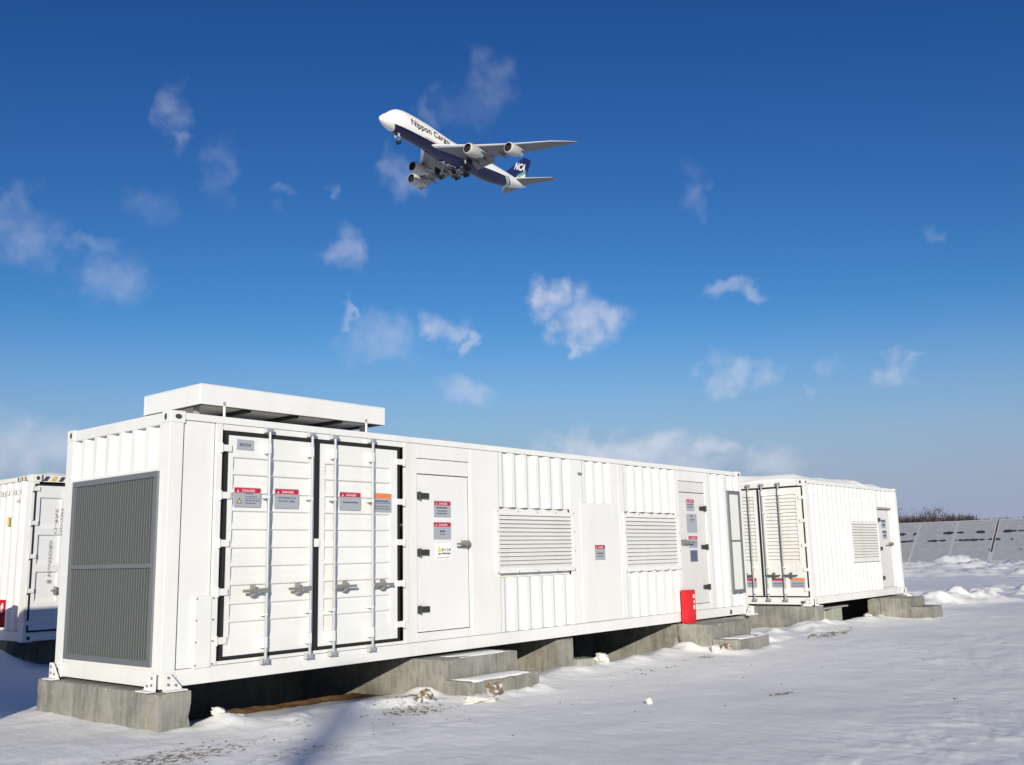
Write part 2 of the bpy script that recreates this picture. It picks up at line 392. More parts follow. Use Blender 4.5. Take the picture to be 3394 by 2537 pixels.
def lock_rod(parent, face, u, w0, w1, hdir, hz, hl=.31, clips=(), m=GALV, hm=STEEL):
    mb = MB(); face.cyl(mb, (u, w0, -.06), (u, w1, -.06), .0175, 12)
    rod = mb.build('lock_rod', m, parent, smooth=False)
    k = MB()
    for w in (w0+.01, w1-.01):
        k.nxt(); face.box(k, u-.028, u+.028, w-.018, w+.018, -.082, -.012); face.box(k, u-.044, u-.034, w-.028, w+.028, -.07, -.004); face.box(k, u+.034, u+.044, w-.028, w+.028, -.07, -.004)
    k.build('cam_keeper', m, rod, bevel=.003)
    g = MB()
    for w in (w1-.21, w0+.2): face.box(g.nxt(), u-.045, u+.008, w-.055, w+.055, -.082, -.002)
    for w in clips: face.box(g.nxt(), u-.05, u+.008, w-.014, w+.014, -.078, -.002)
    g.build('rod_bracket', WHITE, rod, bevel=.003)
    hh = MB(); s = hdir
    a, b = sorted((u, u+s*.10)); face.box(hh, a, b, hz-.022, hz+.022, -.092, -.07)
    a, b = sorted((u+s*.10, u+s*hl)); face.box(hh, a, b, hz-.015, hz+.015, -.094, -.074)
    c = u+s*.165; face.box(hh, c-.014, c+.014, hz-.065, hz+.065, -.06, -.012); face.cyl(hh, (c, hz-.05, -.075), (c, hz+.07, -.075), .012, 8)
    face.box(hh, c-.032, c+.032, hz-.03, hz+.012, -.082, -.066)
    hh.build('handle', hm, rod, bevel=.004)
    return rod
def hinge_lug(face, mb, u, w, s):
    """white forged lug reaching from the frame over the gasket onto the leaf"""
    a, b = sorted((u-s*.045, u+s*.075)); face.box(mb, a, b, w-.035, w+.035, -.03, -.001)
    face.cyl(mb, (u-s*.045, w-.05, -.022), (u-s*.045, w+.05, -.022), .018, 10)

def leaf(parent, face, u0, u1, w0, w1, ru0, ru1, ledges, m=WHITE, band=.19, depth=.026):
    """freight door leaf with pressed horizontal recesses; ledges = heights of each recess's upper edge"""
    mb = MB(); d = -.006; th = .045
    face.box(mb, u0, ru0, w0, w1, d, d+th); face.box(mb, ru1, u1, w0, w1, d, d+th)
    L = sorted(ledges); prof = [(w0, d)]
    for i, z in enumerate(L):
        hgt = min(band, z-prof[-1][0]-.012) if len(prof) > 1 else band
        lo = z-hgt
        prof += [(lo, d), (lo+hgt*.42, d+depth), (z-.012, d+depth), (z, d)]
    prof.append((w1, d))
    pts = [face.P(ru0, w, dd) for w, dd in prof]+[face.P(ru0, w1, d+th), face.P(ru0, w0, d+th)]
    mb.prism(pts, face.P(ru1, 0, 0)-face.P(ru0, 0, 0))
    return mb.build('door_leaf', m, parent, bevel=.0025)
def gasket(parent, face, u0, u1, w0, w1, mid, t=.038, bottom=.03):
    mb = MB(); g = -.010
    face.box(mb, u0, u1, w1-t, w1, g, .02); face.box(mb, u0, u1, w0, w0+bottom, g, .02)
    face.box(mb, u0, u0+t, w0+bottom, w1-t, g, .02); face.box(mb, u1-t, u1, w0+bottom, w1-t, g, .02)
    if mid: face.box(mb, mid[0], mid[1], w0+bottom, w1-t, g-.004, .02)
    return mb.build('door_gasket', RUBBER, parent)
def service_door(parent, face, u0, u1, w0, w1, transom, hinge_left=True, stickers=None, hm=BLKST, depth=.03, mat_=DOORW, sideflip=False):
    """flush man-door with lintel panel, strap hinges and lever latch"""
    mb = MB(); d = depth
    face.box(mb, u0+.012, u1-.012, w0+.008, transom-.012, d, d+.04)
    dr = mb.build('service_door', mat_, parent, bevel=.004)
    if w1 > transom+.02:
        l = MB(); face.box(l, u0+.004, u1-.004, transom, w1-.008, d-.014, d+.03); l.build('door_lintel', mat_, dr, bevel=.003)
    return dr
def strap_hinge(dr, face, u, w, s, hm, L=.19):
    h = MB(); a, b = sorted((u+s*.05, u+s*L)); face.box(h, a, b, w-.035, w+.035, -.006, .03)
    a, b = sorted((u-s*.01, u+s*.045)); face.box(h, a, b, w-.045, w+.045, -.014, .03)
    face.cyl(h, (u+s*.02, w-.05, -.018), (u+s*.02, w+.05, -.018), .014, 10)
    h.build('hinge', hm, dr, bevel=.003)
def latch(dr, face, u, w, s, hm, L=.30):
    h = MB(); a, b = sorted((u, u+s*.13)); face.box(h, a, b, w-.045, w+.045, -.02, .03)
    face.cyl(h, (u+s*.09, w, -.075), (u+s*.09, w, .0), .035, 12)
    a, b = sorted((u+s*.05, u+s*L)); face.box(h, a, b, w-.014, w+.014, -.085, -.062)
    face.cyl(h, (u+s*.02, w, -.05), (u+s*.02, w, .0), .022, 10)
    h.build('handle', hm, dr, bevel=.003)
# ------------------------------------------------------------------ ground
_rs = np.random.RandomState(3); _T = _rs.rand(256, 256)
def vn(x, y):
    xi = np.floor(x).astype(int); yi = np.floor(y).astype(int); fx = x-xi; fy = y-yi
    fx = fx*fx*(3-2*fx); fy = fy*fy*(3-2*fy)
    g = lambda a, b: _T[a & 255, b & 255]
    return (g(xi, yi)*(1-fx)+g(xi+1, yi)*fx)*(1-fy)+(g(xi, yi+1)*(1-fx)+g(xi+1, yi+1)*fx)*fy-.5
def fbm(x, y, o=4, g=.5):
    s = 0; a = 1.
    for i in range(o): s = s+a*vn(x*2**i+i*37.3, y*2**i+i*11.7); a *= g
    return s
def sst(a, b, x):
    t = np.clip((x-a)/(b-a), 0, 1); return t*t*(3-2*t)
def seg(x, y, x0, y0, x1, y1):
    dx, dy = x1-x0, y1-y0; t = np.clip(((x-x0)*dx+(y-y0)*dy)/(dx*dx+dy*dy), 0, 1)
    return np.hypot(x-x0-t*dx, y-y0-t*dy)
E0 = 15.158; L1 = 12.192; L2 = 5.827; W = 2.18; H = 2.698
def under(x, y):
    e = .22+.10*vn(x*1.7, y*.0+3.1)+.05*vn(x*6, y*5)
    m = sst(e, e+.5, y)*(1-sst(2.35, 2.7, y))*sst(.1, .5, x)*(1-sst(20.6, 21.1, x))
    gap = sst(12.2, 12.6, x)*(1-sst(14.7, 15.1, x))
    return m*(1-gap*.8)
def ground_h(x, y):
    x = np.asarray(x, float); y = np.asarray(y, float)
    r = np.hypot(x+5, y+9)
    base = np.interp(x, [-30, -5, 0, 3.4, 6.8, 9.9, 15, 19, 30, 200], [-.42, -.40, -.385, -.44, -.50, -.50, -.44, -.50, -.46, -.45])
    h = base+.05*fbm(x*.22, y*.22, 3)+.020*fbm(x*.9, y*1.3, 5)+.0035*fbm(x*4, y*6, 3)*(.4+1.6*np.clip(.5+2*vn(x*.35, y*.5), 0, 1))
    # wheel tracks pressed into the snow
    for off, a in ((0, 1), (1.7, 1)):
        l = seg(x, y, -2+off*.6, -9-off, 34+off*.5, -2.2-off*1.2); h = h-.018*a*np.exp(-(l/.22)**2)+.012*a*np.exp(-((l-.36)/.12)**2)
    # snow lip along the containers
    lip = np.exp(-((y-(-.12+.16*vn(x*.9, 2.2)))/.26)**2)*sst(.2, .7, x)*(1-sst(20.5, 22, x))
    h = h+lip*(1-.85*sst(.7, 1.1, x)*(1-sst(3.2, 3.6, x)))*(.05+.09*np.clip(vn(x*1.9, 7.7)+.3, 0, 1)+.05*fbm(x*4, y*4, 3))
    lip2 = .8*np.exp(-((y+.60+.3*vn(x*.7, 9.1))/.4)**2)*sst(.3, 1.2, x)*(1-sst(2.9, 3.6, x)); h = h+lip2*(.035+.13*np.clip(fbm(x*2.6, y*3.4, 4)+.12, -.05, 1))
    lip3 = np.exp(-((y+.55)/.5)**2)*sst(10.9, 11.6, x)*(1-sst(15.8, 17.5, x)); h = h+lip3*(.02+.12*np.clip(fbm(x*2.2, y*3, 4)+.1, -.05, 1))
    h = h+.010*np.clip(vn(x*.5, y*.5)*3, 0, 1)*np.clip(fbm(x*2.2+y*1.3, y*4.5-x*2.2, 3)*3, -.3, 1)
    u = under(x, y); deep = .03+.06*sst(3., 4., x)+.45*sst(.9, 1.9, y)+.25*sst(6.5, 7, x)*(1-sst(9.5, 9.9, x))*sst(.4, 1., y)
    h = h-u*deep+u*.03*fbm(x*5, y*5, 4)
    for (a, b, c, d) in ((-.09, .27, -.12, 2.3), (3.43, 4.75, -.86, 0), (6.36, 6.77, .14, 1), (9.60, 10.8, -1.08, 0), (10.8, 12.2, -.05, 1), (15.07, 15.43, -.12, 2.2), (18.93, 20.1, -1.17, 0)):
        dd = np.hypot(np.maximum(np.maximum(a-x, x-b), 0), np.maximum(np.maximum(c-y, y-d), 0))
        h = h+(.3 if a < 0 else 1)*(1-u)*np.exp(-(dd/.16)**2)*np.clip(.045+.09*fbm(x*2.3+a, y*2.3, 4), 0, .14)
    # piles behind and right of the second container
    p1 = np.exp(-(seg(x, y, 21.6, 1.0, 27.0, -.3)/.75)**2); p2 = np.exp(-(seg(x, y, 23.5, 3.2, 31, 2.6)/.8)**2)*.8
    rough = .65+.9*fbm(x*2.3, y*2.3, 4)+.25
    h = h+(p1*.34+p2*.16)*np.clip(rough, .25, 1.8)
    for cx, cy, s, a in ((30.7, .9, .3, .13), (32.4, .9, .6, .14), (33.5, -.2, .5, .24), (30.6, -.5, .25, .10), (36, 1.5, 1.0, .10), (34.4, -1.0, .5, .22), (28.5, .4, .5, .05)):
        h = h+a*np.exp(-(((x-cx)**2+(y-cy)**2)/s**2))*(1+1.2*fbm(x*3, y*3, 3))
    h = h+.68*np.exp(-(((x-1.25)/.75)**2+((y-8.35)/.95)**2))*(1+.5*fbm(x*2, y*2, 3))
    h = h+.30*np.exp(-(((x+1.0)/1.2)**2+((y-7.5)/2.0)**2))*(1+1.0*fbm(x*1.5, y*1.5, 3))
    far = sst(42, 56, x)*(1-sst(76, 83, x)); rid = 1-np.abs(fbm(x*.22, y*.30, 4)*2)
    h = h+far*(.06+.85*np.clip(rid-.35, 0, 1)*(.5+.5*sst(60, 80, x))+.16*fbm(x*.8, y*.8, 4))
    h = h+1.0*np.exp(-(((x-85)/2.2)**2+((y-17.0)/2.4)**2))*(1+1.0*fbm(x*.9, y*.9, 4))
    h = h-.24*sst(80, 86, x)*(1-sst(96, 110, x))
    h = h+sst(150, 600, r)*2.0*(1+fbm(x*.004, y*.004, 3))
    return h
def make_ground():
    cx, cy = CPOS.x, CPOS.y
    az = np.concatenate([np.linspace(17, 84, 640), np.linspace(84, 377, 150)[1:-1]])
    rr = [.4, 2, 4, 5.5, 6.5]; r = 6.9
    while r < 42: rr.append(r); r *= 1.0042
    while r < 110: rr.append(r); r *= 1.009
    while r < 6000: rr.append(r); r *= 1.06
    rr = np.array(rr); na = len(az); nr = len(rr)
    A, RR = np.meshgrid(np.radians(az), rr)
    X = cx+RR*np.sin(A); Y = cy+RR*np.cos(A); Z = ground_h(X, Y)
    v = np.stack([X, Y, Z], -1).reshape(-1, 3)
    i = np.arange(nr-1)[:, None]*na; j = np.arange(na)[None, :]; jn = (j+1) % na
    q = np.stack([i+j, i+na+j, i+na+jn, i+jn], -1).reshape(-1, 4)[:, ::-1]
    ci = len(v); v = np.vstack([v, [[cx, cy, float(ground_h(cx, cy))]]])
    me = bpy.data.meshes.new('ground'); nq = len(q); tris = np.stack([np.full(na, ci), (np.arange(na)+1) % na, np.arange(na)], -1)[:, ::-1]
    me.vertices.add(len(v)); me.vertices.foreach_set('co', v.ravel())
    me.loops.add(nq*4+na*3); me.loops.foreach_set('vertex_index', np.concatenate([q.ravel(), tris.ravel()]).astype(np.int32))
    me.polygons.add(nq+na); me.polygons.foreach_set('loop_start', np.concatenate([np.arange(nq)*4, nq*4+np.arange(na)*3]).astype(np.int32))
    me.update(calc_edges=True); me.validate()
    me.polygons.foreach_set('use_smooth', [True]*len(me.polygons))
    e = me.attributes.new('earth', 'FLOAT', 'POINT'); x = v[:, 0]; y = v[:, 1]
    e.data.foreach_set('value', under(x, y).astype(np.float32))
    s = np.zeros(len(v))
    for (px, py, sx, sy, a) in ((-.55, -1.2, .9, .35, .8), (.2, -1.9, .8, .3, .5), (2.4, -1.0, .5, .34, .8), (2.95, -.5, .35, .2, .8), (-2.3, -.9, .7, .35, .8), (-3.2, -.4, .6, .3, .6), (8.9, -.85, .25, .2, .9), (13.5, -1.1, 1.2, .25, .8), (5.8, -3.6, .35, .12, .8), (.95, -.8, .3, .15, .5)):
        s = np.maximum(s, a*np.exp(-(((x-px)/sx)**2+((y-py)/sy)**2)))
    g = me.attributes.new('scrub', 'FLOAT', 'POINT'); g.data.foreach_set('value', s.astype(np.float32))
    me.materials.append(GSNOW)
    o = bpy.data.objects.new('snow_ground', me); COL.objects.link(o); tag(o, kind='structure')
make_ground()

# ------------------------------------------------------------------ concrete footings and steps
def conc_prism(name, pts_list, label, cat, group=None):
    mb = MB()
    sd = (len(label)*7.3) % 50
    for (x0, x1, y0, y1, z0, z1) in pts_list:
        lo = np.array([x0, y0, z0]); hi = np.array([x1, y1, z1]); st_ = .06 if name != 'added_plinth' else .4
        for ax in range(3):
            u, v = [k for k in range(3) if k != ax]
            nu = max(1, int((hi[u]-lo[u])/st_)); nv = max(1, int((hi[v]-lo[v])/st_))
            for side in (0, 1):
                U, V = np.meshgrid(np.linspace(lo[u], hi[u], nu+1), np.linspace(lo[v], hi[v], nv+1))
                P = np.zeros(U.shape+(3,)); P[..., u] = U; P[..., v] = V; P[..., ax] = (lo, hi)[side][ax]
                Q = P.copy()
                # chipped, slightly rounded arrises and a cast surface that is not quite flat; same point, same shift
                near = [np.minimum(np.abs(P[..., k]-lo[k]), np.abs(hi[k]-P[..., k])) < 1e-6 for k in range(3)]
                cnt = near[0].astype(int)+near[1]+near[2]; nz_ = fbm((P[..., 0]+P[..., 2]*.7+sd)*3.1, (P[..., 1]-P[..., 2]*1.3)*3.1, 4); ch = np.clip(vn((P[..., 0]+P[..., 2]+sd)*7, (P[..., 1]-P[..., 2])*7)*3-.55, 0, 1)
                for k in range(3):
                    sg = np.where(np.abs(P[..., k]-lo[k]) < 1e-6, 1, -1)*near[k]
                    Q[..., k] += sg*np.where(cnt >= 2, .007+.022*ch, .003)*1.0+sg*.006*nz_
                Q[..., 2] = np.minimum(Q[..., 2], z1); i = np.arange(nv)[:, None]*(nu+1)+np.arange(nu)[None, :]
                mb.add(Q.reshape(-1, 3).tolist(), np.stack([i, i+1, i+nu+2, i+nu+1], -1).reshape(-1, 4).tolist())
    o = mb.build(name, CONC, None)
    bm = bmesh.new(); bm.from_mesh(o.data); bmesh.ops.remove_doubles(bm, verts=bm.verts, dist=.0005); bmesh.ops.recalc_face_normals(bm, faces=bm.faces); bm.to_mesh(o.data); bm.free()
    return tag(o, label, cat, group)
conc_prism('concrete_footing', [(-.09, .27, -.12, 2.37, -.9, -.02)], 'long concrete footing under the grille end of the large container', 'footing', 'concrete footings under the containers')
conc_prism('concrete_step', [(3.43, 4.80, -.42, 2.25, -1.1, -.024), (3.43, 4.70, -.86, -.421, -1.0, -.25)], 'two-tread concrete step in front of the large container\'s nearer service door', 'steps', 'concrete door steps')
conc_prism('concrete_footing', [(6.36, 6.77, .14, 2.25, -1.2, -.02)], 'concrete footing block under the middle of the large container', 'footing', 'concrete footings under the containers')
conc_prism('concrete_step', [(9.60, 12.3, .05, 2.25, -.86, -.024), (9.60, 11.05, -.60, .0495, -.9, -.012), (9.60, 10.74, -1.08, -.601, -.95, -.245)], 'two-tread concrete step and footing carrying the red cabinet', 'steps', 'concrete door steps')
conc_prism('concrete_footing', [(E0-.09, E0+.27, -.12, 2.37, -.9, -.02)], 'concrete footing under the lock-rod doors of the small right container', 'footing', 'concrete footings under the containers')
conc_prism('concrete_step', [(18.93, 20.95, -.06, .25, -1.1, -.026), (18.93, 20.12, -.75, -.0601, -1.1, -.024), (18.93, 20.05, -1.17, -.751, -1.0, -.22)], 'two-tread concrete step below the door of the small right container', 'steps', 'concrete door steps')

conc_prism('added_plinth', [(.28, 11.9, 2.26, 2.42, -1.3, -.03)], 'long low concrete plinth along the shaded rear of the large container', 'plinth', 'added rear plinths')  # added to darken the gap under the container, hiding bright snow behind
conc_prism('added_plinth', [(E0+.28, E0+5.8, 2.26, 2.42, -1.3, -.03), (20.75, 20.95, .26, 2.255, -1.3, -.03)], 'low concrete plinth along the shaded rear of the small right container', 'plinth', 'added rear plinths')  # also added for a dark gap, with a cross wall closing its end
# ------------------------------------------------------------------ large container
F = Face('front'); S = Face('left')
C1 = empty('battery_container', (0, 0, 0), 'large white container in the foreground with side double doors and roof hood', 'container')
frame_box(C1, L1, W, H, WHITE)
mb = MB()
def plate(u0, u1, w0, w1, d=.008, th=.03): F.box(mb, u0, u1, w0, w1, d, d+th)
WB, WT = .17, 2.608
plate(.17, .52, WB, WT, .022); plate(.60, 3.20, 2.545, WT); plate(.60, 3.20, WB, .205)
F.box(mb, .53, .60, WB, WT, -.004, .034); F.box(mb, 3.20, 3.26, WB, WT, -.004, .034)
plate(3.26, 3.42, WB, WT); plate(3.42, 4.39, 2.43, WT); plate(3.42, 4.39, WB, .275)
plate(4.39, 4.99, WB, WT); plate(4.99, 6.63, .89, 1.85, .062, .02)
plate(6.63, 6.95, WB, WT); plate(6.95, 7.70, WB, 1.965, .012); plate(7.70, 8.09, WB, WT); plate(8.09, 9.68, .89, 1.85, .062, .02)
plate(9.68, 9.82, WB, WT); plate(9.82, 10.75, 2.43, WT); plate(9.82, 10.75, WB, .275); plate(10.75, 10.90, WB, WT)
plate(11.45, 11.56, WB, WT)
mb.build('side_wall', WHITE, C1, bevel=.003)
pl = MB(); F.box(pl, 6.87, 7.90, .18, 1.955, .000, .0085); F.box(pl.nxt(), 4.42, 4.93, .19, 2.6, .0035, .0085); F.box(pl.nxt(), 7.93, 8.06, .19, 2.6, .003, .0085)
pl.build('cover_plate', WHITE, C1, bevel=.002)
pl = MB(); F.box(pl, .345, .525, .16, .86, -.012, .021)
bp = pl.build('bolted_plate', WHITE, C1, bevel=.002); bb = MB()
for u in (.365, .555):
    for w in (.19, .41, .62, .83): F.cyl(bb.nxt(), (u-.01, w, -.018), (u-.01, w, -.008), .009, 8)
bb.build('bolt', STEEL, bp)
for (a, b, w0, w1) in ((4.99, 6.63, 1.85, WT), (4.99, 6.63, WB, .89), (6.95, 7.70, 1.965, WT), (8.09, 9.68, 1.85, WT), (8.09, 9.68, WB, .89), (10.90, 11.45, WB, WT), (11.56, 12.05, WB, WT)):
    c = MB(); corr(F, c, a, b, w0, w1, .265 if b-a > .6 else .25, .046, .006); c.build('corrugated_panel', WHITE, C1, recalc=False)
# other walls, roof, floor
c = MB(); corr(S, c, .14, 2.04, 2.13, 2.575, .266, .05, .008); c.build('corrugated_panel', WHITE, C1, recalc=False)
c = MB()
S.box(c, .10, .165, WB, 2.13, -.001, .034); S.box(c, 1.955, 2.06, WB, 2.13, -.001, .034); S.box(c, .165, 1.955, 2.10, 2.13, .0, .034); S.box(c, .165, 1.955, .165, .20, 0, .034)
c.build('grille_surround', WHITE, C1, bevel=.003)
c = MB(); c.box(.05, L1-.05, W-.04, W-.01, .16, H-.08); c.box(L1-.04, L1-.012, .1, W-.1, .16, H-.1); c.build('rear_wall', WHITE, C1)
c = MB(); c.box(.05, L1-.05, .05, W-.05, H-.05, H-.02); c.build('roof', WHITE2, C1)
c = MB(); c.box(.06, L1-.06, .06, W-.06, .03, .09); c.build('floor', DARK, C1)
# end grille
g = MB(); t = .06
S.box(g, .165, 1.955, 2.04, 2.10, -.022, .03); S.box(g, .165, 1.955, .20, .26, -.022, .03); S.box(g, .165, .165+t, .26, 2.04, -.022, .03); S.box(g, 1.955-t, 1.955, .26, 2.04, -.022, .03)
S.box(g, .165+t, 1.955-t, 1.145, 1.19, -.024, .03)
gr = g.build('end_grille', GFRAME, C1, bevel=.003)
sl = MB(); n = 34; p = (1.955-.165-2*t)/n
for i in range(n):
    u = .165+t+p*(i+.5)
    for (w0, w1) in ((.26, 1.145), (1.19, 2.04)):
        q = [(u-.009, -.014), (u+.003, -.014), (u+.010, .024), (u+.006, .030)]
        sl.prism([S.P(a, w0, d) for a, d in q], (0, 0, w1-w0))
sl.build('grille_slat', GRILL, gr)
sl = MB(); S.box(sl, .17, 1.95, .21, 2.09, .065, .07); sl.build('grille_shade_backing', GRILLD, gr)  # black sheet that paints the shade between the slats
# double doors
LG = [2.27, 2.09, 1.90, 1.71, 1.52, 1.33, 1.14, .95, .76, .58]
gk = gasket(C1, F, .63, 3.11, .215, 2.535, (1.80, 1.865))
mids = MB(); F.box(mids, 1.80, 1.87, 1.33, 1.42, -.028, -.01); mids.build('meeting_plate', WHITE, gk, bevel=.004)
d1 = leaf(C1, F, .668, 1.80, .245, 2.497, .735, 1.74, LG)
d2 = leaf(C1, F, 1.865, 3.072, .245, 2.497, 1.95, 2.96, LG)
for (dd, u, s) in ((d1, .625, 1), (d2, 3.125, -1)):
    for w in (2.355, 1.865, 1.375, .885, .405):
        h = MB(); hinge_lug(F, h, u, w, s); h.build('hinge', WHITE, dd, bevel=.004)
for u, hd in ((1.15, -1), (1.725, -1), (2.055, 1), (2.63, 1)):
    lock_rod(C1, F, u, .15, 2.59, hd, .885, clips=(1.86, .635))
sticker(F, .77, .98, 2.35, 2.46, C1, d=-.012, txt=[('BESS6', .48, .36, .30, .66)], label='small grey plate reading BESS6')
b5 = [(.42, .72, .66, .045), (.42, .86, .52, .03), (.42, .98, .42, .03), (.42, .98, .31, .04), (.42, .82, .18, .04)]
sticker(F, .75, 1.08, 1.75, 1.955, C1, LRED, b5, d=-.012, tri=True, label='red headed danger sticker with yellow triangle')
sticker(F, 1.26, 1.58, 1.745, 1.96, C1, LRED, (), d=-.012, txt=[('AUTHORIZED ONLY', .5, .50, .085, .78), ('DO NOT OPEN', .5, .32, .10, .68)], label='red headed sticker on the left leaf beside the door gap')
sticker(F, 2.16, 2.48, 1.745, 1.955, C1, LRED, [(.16, .88, .40, .07)], d=-.012, label='red headed sticker with one line of text')
sticker(F, 2.675, 2.97, 1.735, 1.96, C1, LORG, [(.05, .85, .54, .07), (.0, .95, .45, .03), (.08, .85, .28, .04), (.08, .95, .15, .04)], d=-.012, headtext=None, label='orange headed sticker at the right door leaf')
# service doors
dr = service_door(C1, F, 3.42, 4.39, .275, 2.43, 2.235)
for w in (1.955, 1.25, .555): strap_hinge(dr, F, 3.435, w, 1, BLKST)
latch(dr, F, 4.36, 1.35, -1, STEEL)
sticker(F, 3.74, 4.05, 1.69, 1.90, C1, LRED, [(.16, .78, .54, .08), (.2, .78, .36, .05), (.18, .76, .20, .06)], d=.026)
sticker(F, 3.73, 4.05, 1.41, 1.63, C1, LRED, [(.36, .66, .42, .09), (.36, .66, .28, .04)], d=.026)
st = sticker(F, 3.76, 4.05, 1.155, 1.36, C1, None, [(.1, .9, .1, .03), (.4, .95, .33, .09)], d=.026, tri=False, body=LWHITE, txt=[('B128', .68, .52, .18, .56)], label='white sticker with a small yellow triangle and lettering')
tt = MB(); tt.add([F.P(3.795, 1.255, .024), F.P(3.875, 1.255, .024), F.P(3.835, 1.33, .024)], [(0, 1, 2)], 0); F.box(tt, 3.815, 3.855, 1.215, 1.24, .024, .025, 1); tt.build('warning_triangle', [LYEL, mat('sign_violet', (.3, .12, .3), .5)], st)
dr = service_door(C1, F, 9.82, 10.75, .275, 2.43, 2.235, mat_=GREYW)
for w in (1.955, 1.265, .56): strap_hinge(dr, F, 10.735, w, -1, BLKST)
latch(dr, F, 9.85, 1.35, 1, STEEL)
sticker(F, 10.10, 10.37, 1.90, 2.11, C1, LRED, [(.1, .9, .5, .07), (.1, .8, .3, .07)], d=.026)
sticker(F, 10.08, 10.44, 1.52, 1.85, C1, None, [(.42, .6, .85, .08), (.35, .75, .68, .04), (.35, .7, .6, .03)], d=.026)
sticker(F, 10.11, 10.42, 1.25, 1.46, C1, LRED, [(.3, .9, .4, .07), (.3, .9, .2, .06)], d=.026)
sticker(F, 10.15, 10.40, 1.01, 1.21, C1, None, (), d=.026, body=LNAVY)
sticker(F, 7.21, 7.48, 1.09, 1.32, C1, LRED, [(.2, .8, .4, .08), (.2, .8, .22, .05)], d=-.003)
louver(F, 'louvre_vent', 4.90, 6.69, .95, 1.80, C1, WHITE, 13, .06)
louver(F, 'louvre_vent', 8.02, 9.75, .89, 1.82, C1, WHITE, 13, .06)
# narrow framed filter vent
g = MB(); t = .055
for a in ((11.57, 12.06, 2.25, 2.315), (11.57, 12.06, .40, .47), (11.57, 11.57+t, .47, 2.25), (12.06-t, 12.06, .47, 2.25)): F.box(g, a[0], a[1], a[2], a[3], -.03, .01)
F.box(g, 11.57+t, 12.06-t, 1.355, 1.385, -.028, .01)
nv = g.build('narrow_vent', GFRAME, C1, bevel=.002)
g = MB()
for k in range(24): u = 11.57+t+.0155*(k+.5); F.box(g, u-.004, u+.004, .47, 2.25, -.014, -.006)
F.box(g, 11.6, 12.03, .45, 2.27, -.006, .0); g.build('filter_mesh', FILT, nv)
g = MB(); F.box(g, 11.44, 11.50, .03, .11, -.004, .004); g.build('drain_slot_shade', HOLE_SHADE, C1)
g = MB(); F.cyl(g, (6.84, 2.40, -.03), (6.84, 2.40, .0), .02, 10); F.cyl(g, (6.82, 2.40, -.03), (6.90, 2.40, -.03), .010, 8); g.build('cable_bolt', STEEL, C1)
# roof hood and eye bolts
g = MB(); x0, x1, y0, y1, z0, z1 = .44, 3.04, .18, 1.33, 2.828, 3.048
t = .025
g.box(x0, x1, y0, y1, z1-.012, z1); g.box(x0, x1, y0, y0+t, z0, z1-.012); g.box(x0, x1, y1-t, y1, z0, z1-.012); g.box(x0, x0+t, y0+t, y1-t, z0, z1-.012); g.box(x1-t, x1, y0+t, y1-t, z0, z1-.012)
hood = g.build('roof_hood', WHITE, C1, bevel=.004)
g = MB(); g.box(x0+t, x1-t, y0+t, y0+.075, z0+.001, z0+.012); g.box(x0+t, x1-t, y1-.08, y1-t, z0+.001, z0+.012); g.box(x0+t, x0+.08, y0+.08, y1-.08, z0+.001, z0+.012); g.box(x1-.12, x1-t, y0+.08, y1-.08, z0+.001, z0+.012)
for k in range(1, 4): xx = x0+(x1-x0)*k/4; g.nxt(); g.box(xx-.03, xx+.03, y0+.08, y1-.08, z0-.02, z0+.01)
g.build('hood_crossbar', RUBBER, hood)
g = MB(); g.box(x0+.03, x1-.03, y0+.03, y1-.03, z0+.016, z0+.024); g.build('hood_lining', mat('hood_lining_grey', (.62, .60, .58), .6), hood)
g = MB()
for xx in (x0+.1, x1-.16): g.nxt().box(xx, xx+.05, y0+.25, y0+.30, H-.02, z0+.015); g.nxt().box(xx, xx+.05, y1-.3, y1-.25, H-.02, z0+.015)
g.build('hood_post', GREYP, hood)
for u in (.625, 2.59):
    g = MB(); g.cyl((u, .02, H-.03), (u, .02, 2.80), .014, 10); g.cyl((u, .02, 2.80), (u, .02, 2.845), .012, 8, 1); g.build('eye_bolt', [WHITE, STEEL], C1)
bracket(C1, S, 0, 1); bracket(C1, F, 0, 1); bracket(C1, S, W, -1); bracket(C1, F, L1, -1)
g = MB(); F.box(g, L1, L1+.16, -.02, 0.0, -.1, .02); F.box(g, L1-.0, L1+.012, 0.0, .14, -.10, -.01); g.build('mounting_bracket', WHITE, C1)

